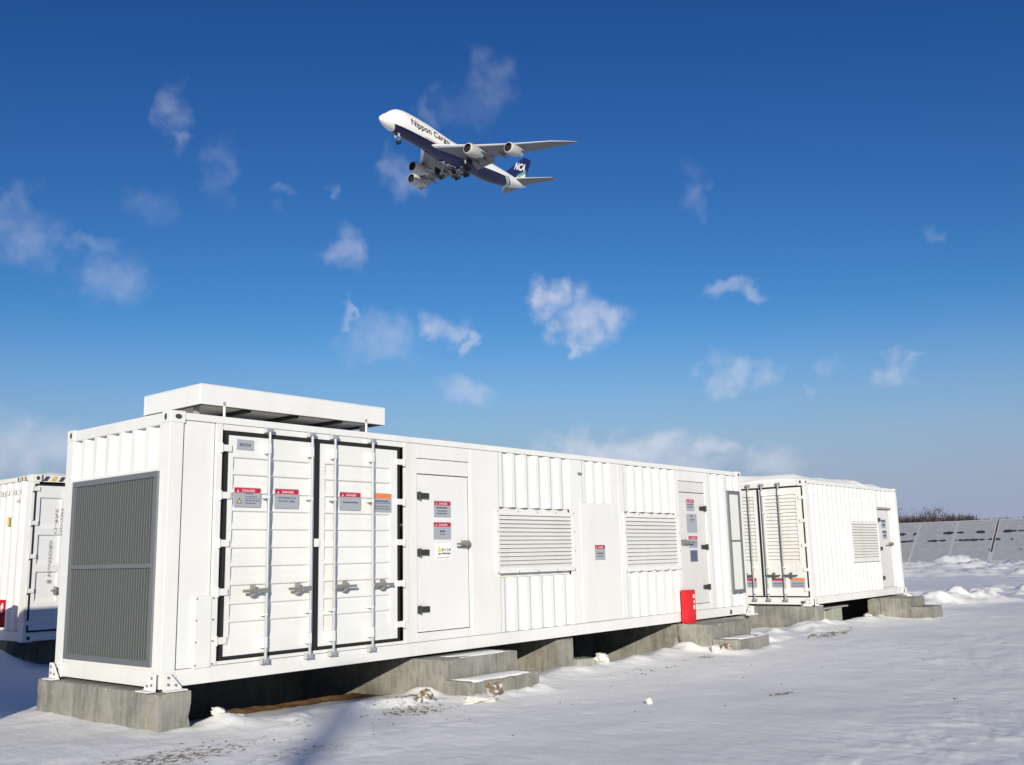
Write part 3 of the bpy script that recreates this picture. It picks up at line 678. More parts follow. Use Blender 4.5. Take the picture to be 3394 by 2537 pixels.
# ------------------------------------------------------------------ small container on the right
def small_container(name, loc, label, Lx, detail=True, group=None):
    c0 = empty(name, loc, label, 'container', group)
    frame_box(c0, Lx, W, H, WHITE2)
    g = MB()
    if detail: corr(F, g, .16, 2.50, WB, WT, .268, .04, .006); corr(F, g, 2.50, 4.28, 1.82, WT, .268, .04, .006); corr(F, g, 2.50, 4.28, WB, .84, .268, .04, .006); corr(F, g, 5.24, Lx-.13, WB, WT, .24, .04, .006); corr(F, g, 4.30, 5.24, 2.18, WT, .27, .04, .006)
    else: corr(F, g, .16, Lx-.15, WB, WT, .27, .04, .006)
    g.build('corrugated_panel', WHITE2, c0, recalc=False)
    g = MB(); g.box(.05, Lx-.05, W-.04, W-.01, .16, H-.08); g.box(Lx-.04, Lx-.012, .1, W-.1, .16, H-.1); g.build('rear_wall', WHITE2, c0)
    g = MB(); g.box(.05, Lx-.05, .05, W-.05, H-.05, H-.02); g.build('roof', WHITE2, c0)
    g = MB(); g.box(.06, Lx-.06, .06, W-.06, .03, .09); g.build('floor', DARK, c0)
    if not detail:
        g = MB(); corr(S, g, .14, W-.14, WB, 2.57, .27, .04, .006); g.build('end_wall', WHITE2, c0, recalc=False)
        return c0
    g = MB(); F.box(g, 2.44, 2.50, .84, 1.82, .004, .045); F.box(g, 4.26, 4.32, WB, WT, .004, .045); F.box(g, 4.32, 5.24, WB, .2, .004, .045); F.box(g, 5.22, 5.26, WB, WT, .004, .05); F.box(g, 2.5, 4.26, .84, 1.82, .03, .045)
    g.build('side_wall', WHITE2, c0)
    louver(F, 'louvre_vent', 2.46, 4.26, .86, 1.80, c0, WHITE2, 13, .05, screws=False)
    dr = service_door(c0, F, 4.32, 5.22, .20, 2.18, 2.14, mat_=GREYW)
    g = MB(); F.box(g, 4.30, 5.24, 2.14, 2.19, -.03, .0); g.build('drip_strip', GREYP, dr)
    for w in (1.87, 1.16, .44): strap_hinge(dr, F, 4.36, w, 1, BLKST, .13)
    latch(dr, F, 5.17, 1.27, -1, STEEL, .5)
    sticker(F, 4.60, 4.92, 1.66, 1.88, c0, LNAVY, [(.2, .8, .3, .2)], d=.026, headtext=None); sticker(F, 4.62, 4.94, 1.39, 1.61, c0, LNAVY, [(.2, .8, .3, .2)], d=.026, headtext=None)
    # end doors
    g = MB(); S.box(g, .05, .11, WB, 2.575, -.001, .04); S.box(g, W-.11, W-.05, WB, 2.575, -.001, .04); g.build('end_wall', WHITE2, c0)
    gasket(c0, S, .05, W-.05, .165, 2.56, (1.085, 1.125), .03, .024)
    for (a, b, ra, rb) in ((.085, 1.08, .22, .97), (1.13, W-.085, 1.22, 1.96)):
        m = MB(); dd = -.006
        S.box(m, a, ra, .19, 2.53, dd, dd+.045); S.box(m, rb, b, .19, 2.53, dd, dd+.045); S.box(m, ra, rb, .19, .90, dd, dd+.045); S.box(m, ra, rb, 2.38, 2.53, dd, dd+.045)
        lf = m.build('door_leaf', WHITE2, c0, bevel=.003)
        m = MB(); n = 19; hh = (2.38-.90)/n
        for i in range(n):
            z = .90+i*hh
            m.prism([S.P(ra, w, d) for d, w in ((-.004, z), (-.004, z+.012), (.034, z+hh), (.034, z+hh*.85))], S.P(rb, 0, 0)-S.P(ra, 0, 0))
        S.box(m, ra, rb, .90, 2.38, .036, .04); m.build('louver_blade', WHITE2, lf)
        s = 1 if a < .5 else -1; u = .06 if a < .5 else W-.06
        for w in (2.30, 1.80, 1.27, .75, .33):
            m = MB(); hinge_lug(S, m, u+s*.012, w, s); m.build('hinge', WHITE2, lf, bevel=.003)
    for u, hd in ((.59, -1), (.985, -1), (1.315, 1), (1.72, 1)): lock_rod(c0, S, u, .095, 2.64, hd, .63, .33, clips=(2.0, .8), m=GREYP, hm=GREENM)
    sticker(S, .58, .90, .37, .575, c0, LRED, [(.1, .9, .4, .08), (.1, .9, .22, .06)], d=-.012, headtext=None)
    sticker(S, .14, .47, .37, .575, c0, LORG, [(.1, .9, .42, .08), (.1, .9, .25, .05), (.1, .9, .12, .05)], d=-.012, headtext=None)
    sticker(S, 1.26, 1.52, .37, .575, c0, LRED, [(.1, .9, .4, .08), (.1, .9, .22, .06)], d=-.012, headtext=None)
    g = MB(); S.box(g, .13, .27, .03, .085, -.002, .006); g.build('forklift_slot_shade', HOLE_SHADE, c0)
    bracket(c0, F, 0, 1); bracket(c0, S, 0, 1); bracket(c0, F, Lx, -1)
    return c0
C2 = small_container('battery_container', (E0, 0, 0), 'smaller white corrugated container standing behind and right of the large one', L2)
C0 = small_container('battery_container', (-2.97-6.06, 0, 0), 'plain white container just left of the view whose shadow falls on the snow', 6.06, False)
conc_prism('concrete_footing', [(-3.3, -2.9, -.12, 2.3, -.9, -.02)], 'concrete footing at the right end of the container left of the view', 'footing', 'concrete footings under the containers')
conc_prism('concrete_footing', [(-9.1, -8.7, -.12, 2.3, -.9, -.02)], 'concrete footing at the far left end of the container left of the view', 'footing', 'concrete footings under the containers')

# ------------------------------------------------------------------ numbered container at the far left
X3, Y3, L3 = 1.97, 7.56, 6.06
C3 = empty('shipping_container', (X3, Y3, 0), 'white shipping container with lettering and hazard stripes behind the large container', 'container')
def c3():
    t = .12; g = MB()
    for x in (0, W-t):
        for y in (0, L3-t): g.box(x, x+t, y, y+t, .12, H-.12)
    for x in (0, W-.06): g.box(x+.004, x+.056, t, L3-t, H-.085, H-.012); g.box(x+.004, x+.056, t, L3-t, .01, .165)
    for y in (0, L3-.06): g.box(t, W-t, y+.004, y+.056, H-.12, H-.012); g.box(t, W-t, y+.004, y+.056, .01, .15)
    g.build('frame', WHITE2, C3, bevel=.004)
    g = MB()
    for x in (-.004, W-.15):
        for y in (-.004, L3-.15):
            for z in (0, H-.12): g.nxt().box(x, x+.154, y, y+.154, z, z+.12)
    cs = g.build('corner_casting', WHITE2, C3, bevel=.005)
    g = MB(); n = 12
    for z in (.06, H-.06): g.nxt().add([(.09+.03*math.cos(6.283*i/n), -.0065, z+.034*math.sin(6.283*i/n)) for i in range(n)], [tuple(range(n))])
    g.build('casting_hole_shade', HOLE_SHADE, C3, recalc=False)
    g = MB(); corr(S, g, .12, L3-.12, WB, WT, .27, .04, .006); g.build('corrugated_panel', WHITE2, C3, recalc=False)
    g = MB(); g.box(W-.04, W-.01, .1, L3-.1, .16, H-.08); g.box(.1, W-.1, L3-.04, L3-.01, .16, H-.1); g.build('rear_wall', WHITE2, C3)
    g = MB(); g.box(.05, W-.05, .05, L3-.05, H-.05, H-.02); g.build('roof', WHITE2, C3)
    g = MB(); g.box(.06, W-.06, .06, L3-.06, .03, .09); g.build('floor', DARK, C3)
    gasket(C3, F, .05, W-.05, .15, 2.545, (1.07, 1.11), .03, .03)
    for (a, b, ra, rb, s) in ((.08, 1.07, .145, .50, 1), (1.11, W-.08, 1.65, 2.03, -1)):
        m = MB(); d = -.006
        F.box(m, a, ra, .18, 2.515, d, d+.045); F.box(m, rb, b, .18, 2.515, d, d+.045)
        prof = [(.18, d)]
        for z in (.50, 1.11, 1.71, 2.32): prof += [(max(.19, z-.50), d), (max(.21, z-.42), d+.03), (z-.02, d+.03), (z, d)] if z > .6 else [(z-.25, d), (z-.2, d+.03), (z-.02, d+.03), (z, d)]
        prof.append((2.515, d))
        m.prism([F.P(ra, w, dd) for w, dd in prof]+[F.P(ra, 2.515, d+.045), F.P(ra, .18, d+.045)], (rb-ra, 0, 0))
        lf = m.build('door_leaf', DOORW, C3, bevel=.003)
        for w in (2.46, 1.90, 1.36, .81, .30):
            m = MB(); hinge_lug(F, m, (.05 if s > 0 else W-.05), w, s); m.build('hinge', WHITE2, lf, bevel=.003)
    for u, hd in ((.62, -1), (.93, -1), (1.25, 1), (1.56, 1)): lock_rod(C3, F, u, .1, 2.6, hd, .8, .25, clips=(1.9,))
    # lettering
    g = MB(); face_text(F, 'SAE-D', .405, 2.14, .042, -.008, g, vertical=True, width=.42); g.nxt(); face_text(F, 'MEDOM', .49, 2.14, .05, -.009, g, vertical=True, width=.44); g.nxt(); face_text(F, 'GROSSWH', .33, 1.62, .05, -.008, g, vertical=True, width=.58); g.nxt(); face_text(F, '8', .325, .98, .075, -.008, g, vertical=True, width=.055)
    g.build('door_lettering', mat('worn_lettering', (.17, .17, .165), .7), C3, recalc=False)
    g = MB(); face_text(S, 'BEU 0870', 1.20, 2.39, .095, .002, g, width=.82); g.nxt(); face_text(S, '4.0', .58, 2.25, .09, .002, g, width=.20)
    g.build('side_lettering', mat('faded_lettering', (.50, .47, .45), .7), C3, recalc=False)
    g = MB(); S.box(g, .78, .86, 1.88, 2.04, .0005, .003); g.build('yellow_sticker', LYEL, C3)
    g = MB()
    for i in range(14):
        x = .17+i*.13
        if x > W-.2: break
        g.add([(x, -.001, H-.105), (x+.07, -.001, H-.105), (x+.12, -.001, H-.025), (x+.05, -.001, H-.025)], [(0, 1, 2, 3)], i % 2)
    for i in range(5):
        y = .22+i*.07; g.add([(-.001, y, H-.08), (-.001, y+.04, H-.08), (-.001, y+.065, H-.02), (-.001, y+.025, H-.02)], [(0, 1, 2, 3)], i % 2)
    g.build('hazard_stripe', [INK, mat('hazard_yellow', (.72, .45, .12), .5)], C3, recalc=False)
    g = MB(); F.box(g, .145, .17, H-.12, H-.005, -.006, .0); g.build('rail_marker', LNAVY, C3)
c3()
conc_prism('concrete_footing', [(X3+.1, X3+2.25, Y3+.8, Y3+1.2, -.9, -.01)], 'concrete footing below the hazard striped shipping container', 'footing', 'concrete footings under the containers')

# ------------------------------------------------------------------ red cabinets
def cabinet(loc, label, rz=0, w=.25, d=.135, h=.555):
    c = empty('fire_cabinet', loc, label, 'fire cabinet', 'red fire equipment cabinets', rz)
    g = MB(); g.box(0, w, 0, d, 0, h); g.build('cabinet_body', RED, c, bevel=.006)
    g = MB(); g.box(.008, w-.008, -.010, -.0005, .03, h-.012); dr = g.build('cabinet_door', RED, c, bevel=.003)
    g = MB(); g.box(-.010, -.0005, .012, d-.012, .03, h-.012); g.build('side_panel', RED, c, bevel=.003)
    g = MB(); g.box(w-.085, w-.045, -.016, -.010, h-.14, h-.08); g.build('cabinet_label', LWHITE, dr); g = MB(); g.box(w-.08, w-.06, -.022, -.010, .23, .30); g.build('cabinet_handle', LWHITE, dr); g = MB(); g.box(w-.07, w-.05, -.014, -.010, .33, .38); g.build('cabinet_lock', LWHITE, dr)
    return c
cabinet((9.615, -.18, -.012), 'red fire cabinet standing on the concrete step of the large container')
cabinet((1.43, 7.60, .255), 'red fire cabinet cut by the left picture edge', 0, .27, .2, .43)

# ------------------------------------------------------------------ snow on roofs and lumps on the ground
def snow_slab(name, x0, x1, y0, y1, z, h, label, seed, cat='snow'):
    nx, ny = int((x1-x0)/.12)+2, int((y1-y0)/.12)+2
    X, Y = np.meshgrid(np.linspace(x0, x1, nx), np.linspace(y0, y1, ny))
    ex = np.minimum(X-x0, x1-X); ey = np.minimum(Y-y0, y1-Y); e = np.minimum(ex, ey)
    jag = .10*fbm(X*1.9+seed, Y*1.9, 3)
    Z = z+h*np.clip(sst(0, .38, e+jag), 0, 1)*(.75+.6*fbm(X*.55+seed*3, Y*.55, 3))
    v = np.stack([X, Y, Z], -1).reshape(-1, 3).tolist(); f = [(j*nx+i, j*nx+i+1, (j+1)*nx+i+1, (j+1)*nx+i) for j in range(ny-1) for i in range(nx-1)]
    o = len(v); v += [(p[0], p[1], z-.012) for p in v]; f += [(a+o, d+o, c+o, b+o) for a, b, c, d in f]
    rim = [i for i in range(nx)]+[j*nx+nx-1 for j in range(1, ny)]+[(ny-1)*nx+i for i in range(nx-2, -1, -1)]+[j*nx for j in range(ny-2, 0, -1)]
    f += [(rim[k], rim[(k+1) % len(rim)], rim[(k+1) % len(rim)]+o, rim[k]+o) for k in range(len(rim))]
    m = MB(); m.add(v, f); return tag(m.build(name, SNOW, None, smooth=True), label, cat)
snow_slab('roof_snow', E0+.02, E0+L2-.35, .04, W-.05, H-.004, .23, 'smooth snow cover lying on the roof of the small right container', 2)
snow_slab('roof_snow', X3+.10, X3+W-.1, Y3+.05, Y3+5.9, H-.004, .12, 'snow cover on the roof of the hazard striped shipping container', 5)
LSNOW = mat('dirty_lump_snow', (.66, .64, .60), .85)
snow_slab('tread_snow', 3.75, 4.72, -.40, -.05, -.026, .022, 'thin snow sheet on the upper tread of the nearer concrete step', 11)
snow_slab('tread_snow', 3.50, 4.66, -.84, -.45, -.252, .035, 'snow sheet on the lower tread of the nearer concrete step', 12)
snow_slab('tread_snow', 9.75, 10.70, -1.05, -.63, -.247, .020, 'thin snow film on the lower tread below the red cabinet', 13)
def lump(name, x, y, sx, sy, sz, m, label, cat, seed, group=None, sink=.25):
    bm = bmesh.new(); bmesh.ops.create_icosphere(bm, subdivisions=4, radius=1)
    rn = np.random.RandomState(seed); off = rn.rand(3)*50
    for v in bm.verts:
        p = v.co; k = 1+.75*float(fbm(np.array([p.x*1.4+off[0]+p.z]), np.array([p.y*1.4+off[1]-p.z*.7]), 4)[0])+.34*float(vn(np.array([p.x*6+off[2]+p.z*3]), np.array([p.y*6+p.z*4]))[0])
        v.co = Vector((p.x*sx*k, p.y*sy*k, p.z*sz*k))
    me = bpy.data.meshes.new(name); bm.to_mesh(me); bm.free(); me.materials.append(m)
    me.polygons.foreach_set('use_smooth', [True]*len(me.polygons))
    o = bpy.data.objects.new(name, me); COL.objects.link(o); o.location = (x, y, float(ground_h(x, y))+sz*(1-sink)-.01)
    return tag(o, label, cat, group)
SOIL = mat('frozen_soil', (.20, .15, .11), .95); t_ = NT(SOIL); t_.l.new(t_.mix(t_.ramp(t_.noise(t_.pos('Object'), 12, 5), .45, .6, (0, 0, 0), (1, 1, 1)), (.16, .12, .08), (.62, .60, .58)), t_.b.inputs['Base Color'])
GP = 'loose snow and soil lumps by the footings'
lump('snow_lump', 7.20, -.05, .12, .08, .07, LSNOW, 'bright snow lump in front of the dark gap beside the middle footing', 'snow lump', 1, GP)
lump('snow_lump', 3.35, -1.05, .24, .13, .045, LSNOW, 'flat white snow slab leaning at the foot of the nearer concrete step', 'snow lump', 2, GP)
lump('snow_lump', 3.75, -.93, .10, .08, .08, SOIL, 'brownish snow lump against the lower tread of the nearer step', 'snow lump', 3, GP)
lump('soil_clod', 2.92, -.62, .09, .08, .06, SOIL, 'brown frozen soil clod left of the nearer concrete step', 'soil clod', 4, GP)
lump('soil_clod', 2.73, -.70, .05, .04, .03, SOIL, 'small dark soil clod left of the brown clod by the nearer step', 'soil clod', 5, GP)
lump('snow_lump', 9.46, -.74, .08, .07, .06, LSNOW, 'snow lump leaning on the wall of the step with the red cabinet', 'snow lump', 6, GP)
lump('soil_clod', 9.62, -.86, .10, .08, .06, SOIL, 'brown clod below the step with the red cabinet', 'soil clod', 7, GP)
lump('snow_lump', .60, -.06, .08, .06, .045, LSNOW, 'rounded snow lump beside the near footing corner', 'snow lump', 8, GP)
lump('snow_lump', .93, .06, .05, .04, .025, LSNOW, 'low snow lump right of the rounded one at the near footing', 'snow lump', 9, GP)
lump('snow_lump', 18.4, .05, .14, .10, .06, LSNOW, 'snow lump under the edge of the small right container', 'snow lump', 10, GP)
lump('snow_lump', 4.25, -2.75, .035, .03, .04, LSNOW, 'tiny bright snow ball lying alone on the open snow', 'snow lump', 11, GP)
# broken concrete fragment between the middle footing and the far step
m = MB(); m.prism([(6.80, .10, -.75), (7.12, -.02, -.75), (7.20, .25, -.75), (6.80, .42, -.75)], (0, 0, .40)); tag(m.build('concrete_fragment', CONC, None, bevel=.015), 'cracked concrete fragment right of the middle footing', 'concrete block')
# pale cable trough under the small container
cb = empty('cable_duct', (16.45, .22, -.45), 'pale cable duct with legs standing under the small container', 'cable duct')
DUCT = mat('pale_duct_plastic', (.32, .34, .28), .7)
m = MB(); m.box(.25, .80, 0, .4, -.1, .30); m.build('duct_box', DUCT, cb, bevel=.01)
m = MB(); m.box(-.30, 1.15, -.02, .42, .30, .335); m.build('duct_lid', GREYP, cb, bevel=.005)
for x in (-.10, .12): m = MB(); m.cyl((x-.06, .1, -.1), (x-.12, .1, .30), .035, 10); m.build('duct_leg', DUCT, cb)
# twigs/soil crumbs: nobody could count them
m = MB(); rn = random.Random(5)
for (px, py, sx, sy, n, s) in ((-.5, -1.2, .9, .4, 36, .010), (2.3, -1.0, .5, .35, 60, .014), (2.8, -.55, .3, .15, 40, .014), (5.75, -3.6, .25, .06, 14, .014), (13.4, -1.0, 1.1, .2, 34, .022), (4.0, -2.0, 6, 2.0, 30, .009), (12, -4, 8, 2.5, 22, .013), (-2.5, -.9, .8, .3, 26, .010), (7.5, -.9, 2.0, .2, 24, .014), (2.0, -1.6, 2, .6, 26, .009)):
    for k in range(n):
        x = px+rn.gauss(0, .5)*sx; y = py+rn.gauss(0, .5)*sy
        if y > -.3 and x > 0: y = -.3-rn.random()*.3
        z = float(ground_h(x, y)); a = rn.random()*3.14; e = s*rn.uniform(.4, 1.5); l = e*rn.uniform(1, 2.6)
        ca, sa = math.cos(a), math.sin(a); hgt = e*rn.uniform(.4, 1)
        m.add([(x-ca*l, y-sa*l, z), (x+sa*e, y-ca*e, z-.004), (x+ca*l, y+sa*l, z), (x-sa*e, y+ca*e, z-.004), (x+ca*l*.2, y+sa*l*.2, z+hgt)], [(0, 1, 4), (1, 2, 4), (2, 3, 4), (3, 0, 4)])
tag(m.build('soil_crumbs', mat('soil_crumb', (.13, .10, .075), .95), None), kind='stuff')

# tall pole far behind the camera; its long soft shadow crosses the snow at the bottom of the view
ms = empty('utility_pole', (-30.9, -30.3, -.6), 'tall round utility pole standing far behind the viewpoint, casting a soft shadow on the snow', 'utility pole')
m = MB(); m.cyl((0, 0, 0), (0, 0, 12.6), .26, 18, 0, .17); m.build('pole', GALV, ms)
m = MB(); m.box(-.05, .05, -.9, .9, 12.0, 12.12); m.build('crossarm', GALV, ms)

# ------------------------------------------------------------------ solar tables
PV = mat('frosted_solar_glass', (.36, .36, .375), .3); t = NT(PV)
pp = t.new('ShaderNodeTexCoord'); mp = t.new('ShaderNodeMapping'); t.l.new(pp.outputs['Object'], mp.inputs[0]); mp.inputs['Scale'].default_value = (1.15, .30, 1.15)
n1 = t.noise(mp.outputs[0], 1.25, 3, .5); fn = t.noise(t.pos('Object', (1, 1, 1)), 2.5, 5, .6)
oi = t.new('ShaderNodeObjectInfo'); sh = t.new('ShaderNodeVectorMath', operation='ADD'); t.l.new(mp.outputs[0], sh.inputs[0]); cx_ = t.new('ShaderNodeCombineXYZ'); t.l.new(t.math('MULTIPLY', oi.outputs['Random'], 40.0), cx_.inputs[2]); t.l.new(cx_.outputs[0], sh.inputs[1])
n1 = t.noise(sh.outputs[0], 1.1, 3, .45)
c = t.mix(t.ramp(fn, .3, .7, (0, 0, 0), (1, 1, 1)), (.25, .265, .295), (.33, .34, .37))
sxp = t.new('ShaderNodeSeparateXYZ'); t.l.new(pp.outputs['Object'], sxp.inputs[0])
yn = t.new('ShaderNodeCombineXYZ'); t.l.new(t.math('MULTIPLY', oi.outputs['Random'], 60.0), yn.inputs[0]); t.l.new(sxp.outputs[1], yn.inputs[1]); t.l.new(t.math('MULTIPLY', sxp.outputs[0], .55), yn.inputs[2])
yv = t.noise(yn.outputs[0], .95, 2, .5); ed = t.math('MULTIPLY', t.math('SUBTRACT', t.noise(t.pos('Object', (3, 1, 3)), 2.2, 4, .6), .5), .06)
st = 0.0
for c_, w_, th_ in ((.70, .022, .49), (.51, .018, .48), (.27, .024, .58)):
    d_ = t.math('ABSOLUTE', t.math('SUBTRACT', t.math('ADD', t.math('DIVIDE', sxp.outputs[0], 4.752), ed), c_))
    w2 = t.math('MULTIPLY', t.math('MINIMUM', t.math('MAXIMUM', t.math('SUBTRACT', yv, th_), 0.0), .09), w_/.06)
    st = t.math('MAXIMUM', t.math('LESS_THAN', d_, w2), st)
t.l.new(t.mix(t.math('MULTIPLY', st, .93), c, (.012, .014, .03)), t.b.inputs['Base Color'])
PVF = mat('solar_frame', (.52, .53, .56), .5, .2)
zb, zt, dx = -.201, 3.483, 4.752; slope = (zt-zb)/dx; tl = math.hypot(dx, zt-zb); ca, sa = dx/tl, (zt-zb)/tl
def sp_pt(s, y, n): return (s*ca-n*sa, y, s*sa+n*ca)
def solar_table():
    c = empty('solar_table', (88, 0, zb), '', 'solar panel', 'tilted solar tables in the row beyond the snow bank')
    w = 3.34
    def slab(s0, s1, y0, y1, n0, n1, mb): mb.add([sp_pt(s, y, n) for n in (n0, n1) for s, y in ((s0, y0), (s1, y0), (s1, y1), (s0, y1))], [(0, 3, 2, 1), (4, 5, 6, 7), (0, 1, 5, 4), (1, 2, 6, 5), (2, 3, 7, 6), (3, 0, 4, 7)])
    g = MB(); slab(0, tl, 0, w, 0, .04, g); g.build('solar_module', PV, c)
    g = MB(); slab(-.02, tl+.02, -.02, .03, -.02, .055, g); slab(-.02, tl+.02, w-.03, w+.02, -.02, .055, g); slab(-.03, .03, .03, w-.03, -.02, .052, g); slab(tl-.03, tl+.03, .03, w-.03, -.02, .052, g); g.build('module_frame', PVF, c)
    for k in (.25, .75):
        g = MB(); x = dx*.72; g.cyl((x, w*k, -.8), (x, w*k, x*slope-.06), .06, 8); x = dx*.22; g.cyl((x, w*k, -.8), (x, w*k, x*slope-.06), .06, 8); g.build('support_leg', GALV, c)
    return c
proto = solar_table(); LBL = ['solar table cut by the right picture edge', 'solar table right of the widest gap', 'solar table left of the widest gap, behind the snow heap', 'middle solar table between two narrow gaps', 'solar table partly hidden by the small container\'s edge', 'solar table hidden mostly behind the small container', 'farthest solar table behind the small container', 'solar table outside the view to the right']
ys = [15.09-.14-3.44*2, 15.09-.14-3.44, 15.09, 15.09+3.44, 15.09+3.44*2, 15.09+3.44*3, 15.09+3.44*4, 15.09-.14-3.44*3]
for i, y in enumerate(ys):
    if i == 0: c = proto
    else:
        c = proto.copy(); COL.objects.link(c)
        for ch in proto.children: d = ch.copy(); COL.objects.link(d); d.parent = c
    c.location = (88, y, zb); c['label'] = LBL[i]

# ------------------------------------------------------------------ bare trees on the horizon
BARK = mat('bare_bark', (.085, .055, .05), .95); TWIG = mat('bare_twigs', (.065, .045, .05), .95)
def bare_tree(x, y, h, w, label, seed):
    rn = random.Random(seed); z = -.5; c = empty('bare_tree', (x, y, z-.3), label, 'tree', 'leafless trees on the horizon')
    g = MB(); g.cyl((0, 0, 0), (0, 0, h*.55), h*.022, 7, 0, h*.012)
    tips = []
    for k in range(9):
        a = rn.random()*6.283; b0 = h*rn.uniform(.22, .55); l = w*rn.uniform(.35, .6); p = Vector((math.cos(a)*l, math.sin(a)*l, b0+h*rn.uniform(.2, .42)))
        g.cyl((0, 0, b0), p, h*.010, 5, 0, h*.004); tips.append((Vector((0, 0, b0)), p))
    g.build('trunk', BARK, c)
    g = MB()
    for k in range(2600):
        a, b = rn.choice(tips); f = rn.uniform(.3, 1.1); p = a.lerp(b, f)+Vector((rn.gauss(0, w*.10), rn.gauss(0, w*.10), rn.gauss(0, h*.06)))
        d = Vector((rn.gauss(0, 1), rn.gauss(0, 1), rn.uniform(.1, 1.6))).normalized()*h*rn.uniform(.045, .09); s = Vector((rn.uniform(-1, 1), rn.uniform(-1, 1), .2)).normalized()*h*.008
        g.add([p-s, p+s, p+d], [(0, 1, 2)])
    g.build('crown', TWIG, c)
tk = 0
rn = random.Random(11)
for az_, d_, h_, w_ in [(71.0, 260, 14, 11), (71.7, 275, 13.5, 10), (72.3, 255, 13.2, 10), (72.9, 262, 11.3, 8), (73.3, 280, 11.5, 9), (73.8, 270, 11.2, 9), (74.2, 258, 11.6, 9), (74.6, 268, 12.0, 8), (74.95, 262, 11.2, 8), (75.3, 275, 10.0, 8), (75.8, 285, 9.6, 9), (76.3, 290, 9.2, 9), (76.9, 280, 8.6, 9), (77.4, 290, 8.9, 9), (77.75, 285, 9.8, 7), (78.2, 300, 8.6, 9), (70.3, 270, 13, 10), (69.6, 260, 12, 10), (68.8, 265, 12.5, 10)]:
    x = CPOS.x+d_*math.sin(R(az_)); y = CPOS.y+d_*math.cos(R(az_)); tk += 1
    lab = {1: 'tall bare tree just right of the small container roof corner', 8: 'bare tree with the rounded crown above the middle solar table', 15: 'last dark bare tree above the right solar table'}.get(tk, 'brownish leafless tree in the low row above the solar tables')
    bare_tree(x, y, h_*.76+1.0, w_*1.1, lab, tk)
m = MB()
for k in range(7000):
    az_ = rn.uniform(66, 79.5); d_ = rn.uniform(250, 330); x = CPOS.x+d_*math.sin(R(az_)); y = CPOS.y+d_*math.cos(R(az_)); z = float(ground_h(x, y))
    hh = rn.uniform(7.0, 9.6)*(1 if az_ < 75.2 else .86); a = rn.random()*3.14; ww = rn.uniform(.5, 1.4); zz = z+rn.uniform(0, hh*.6)
    m.add([(x-math.cos(a)*ww, y-math.sin(a)*ww, z-1), (x+math.cos(a)*ww, y+math.sin(a)*ww, z-1), (x+rn.uniform(-1, 1), y+rn.uniform(-1, 1), z+hh)], [(0, 1, 2)])
tag(m.build('brushwood', TWIG, None), kind='stuff')

# ------------------------------------------------------------------ aeroplane (local x aft, y starboard, z up; origin 35 m behind the nose)
LIV = mat('aircraft_livery', (.8, .8, .8), .3, 0, .5); t = NT(LIV)
tcn = t.new('ShaderNodeTexCoord'); sx = t.new('ShaderNodeSeparateXYZ'); t.l.new(tcn.outputs['Object'], sx.inputs[0]); X_ = t.math('ADD', sx.outputs[0], 35.0); Z_ = sx.outputs[2]
# belly colour line rises towards the tail and is cut off by a diagonal
line = t.math('ADD', t.math('MULTIPLY', t.math('SUBTRACT', X_, 4.0), .012), -1.75)
line = t.math('ADD', line, t.math('MULTIPLY', t.math('MAXIMUM', t.math('SUBTRACT', X_, 42.0), 0.0), .09))
navy = t.math('LESS_THAN', Z_, line)
navy = t.math('MULTIPLY', navy, t.math('GREATER_THAN', t.math('ADD', X_, t.math('MULTIPLY', Z_, 1.2)), 2.2))
tail = t.math('ADD', X_, t.math('MULTIPLY', Z_, 1.5))
navy = t.math('MULTIPLY', navy, t.math('LESS_THAN', tail, 57.0))
def band(a, b): return t.math('MULTIPLY', t.math('GREATER_THAN', tail, a), t.math('LESS_THAN', tail, b))
low = t.math('LESS_THAN', Z_, t.math('ADD', line, .3))
cc = t.mix(navy, (.80, .79, .77), (.009, .012, .055))
cc = t.mix(t.math('MULTIPLY', band(57.6, 58.3), low), cc, (.03, .20, .17)); cc = t.mix(t.math('MULTIPLY', band(58.9, 59.9), low), cc, (.03, .14, .22))
dl = t.math('SUBTRACT', Z_, line)
redl = t.math('MULTIPLY', t.math('MULTIPLY', t.math('GREATER_THAN', dl, .12), t.math('LESS_THAN', dl, .38)), t.math('MULTIPLY', t.math('GREATER_THAN', X_, 17.0), t.math('LESS_THAN', X_, 24.5)))
cc = t.mix(t.math('MULTIPLY', redl, .8), cc, (.55, .22, .16))
t.l.new(cc, t.b.inputs['Base Color'])
WINGM = mat('wing_grey', (.19, .19, .195), .5, .1); LEM = mat('bare_leading_edge', (.85, .85, .86), .3, .2); NAC = mat('nacelle_paint', (.46, .45, .43), .4); ENGD = mat('engine_dark', (.015, .015, .017), .6)
NAVY = mat('tail_navy', (.014, .022, .10), .4); TYRE = mat('tyre_rubber', (.02, .02, .022), .8); STRUT = mat('gear_strut', (.55, .55, .55), .4, .4)
PL = bpy.data.objects.new('cargo_airplane', None); COL.objects.link(PL)
tag(PL, 'white and navy four engined cargo airplane flying with landing gear down', 'airplane')
PR = Matrix(((.998, -.041, .044), (.042, .999, -.021), (-.043, .023, .999))).to_quaternion().to_matrix().to_4x4()
PL.matrix_world = Matrix.Translation((210.5, 193.16, 129.78)) @ PR
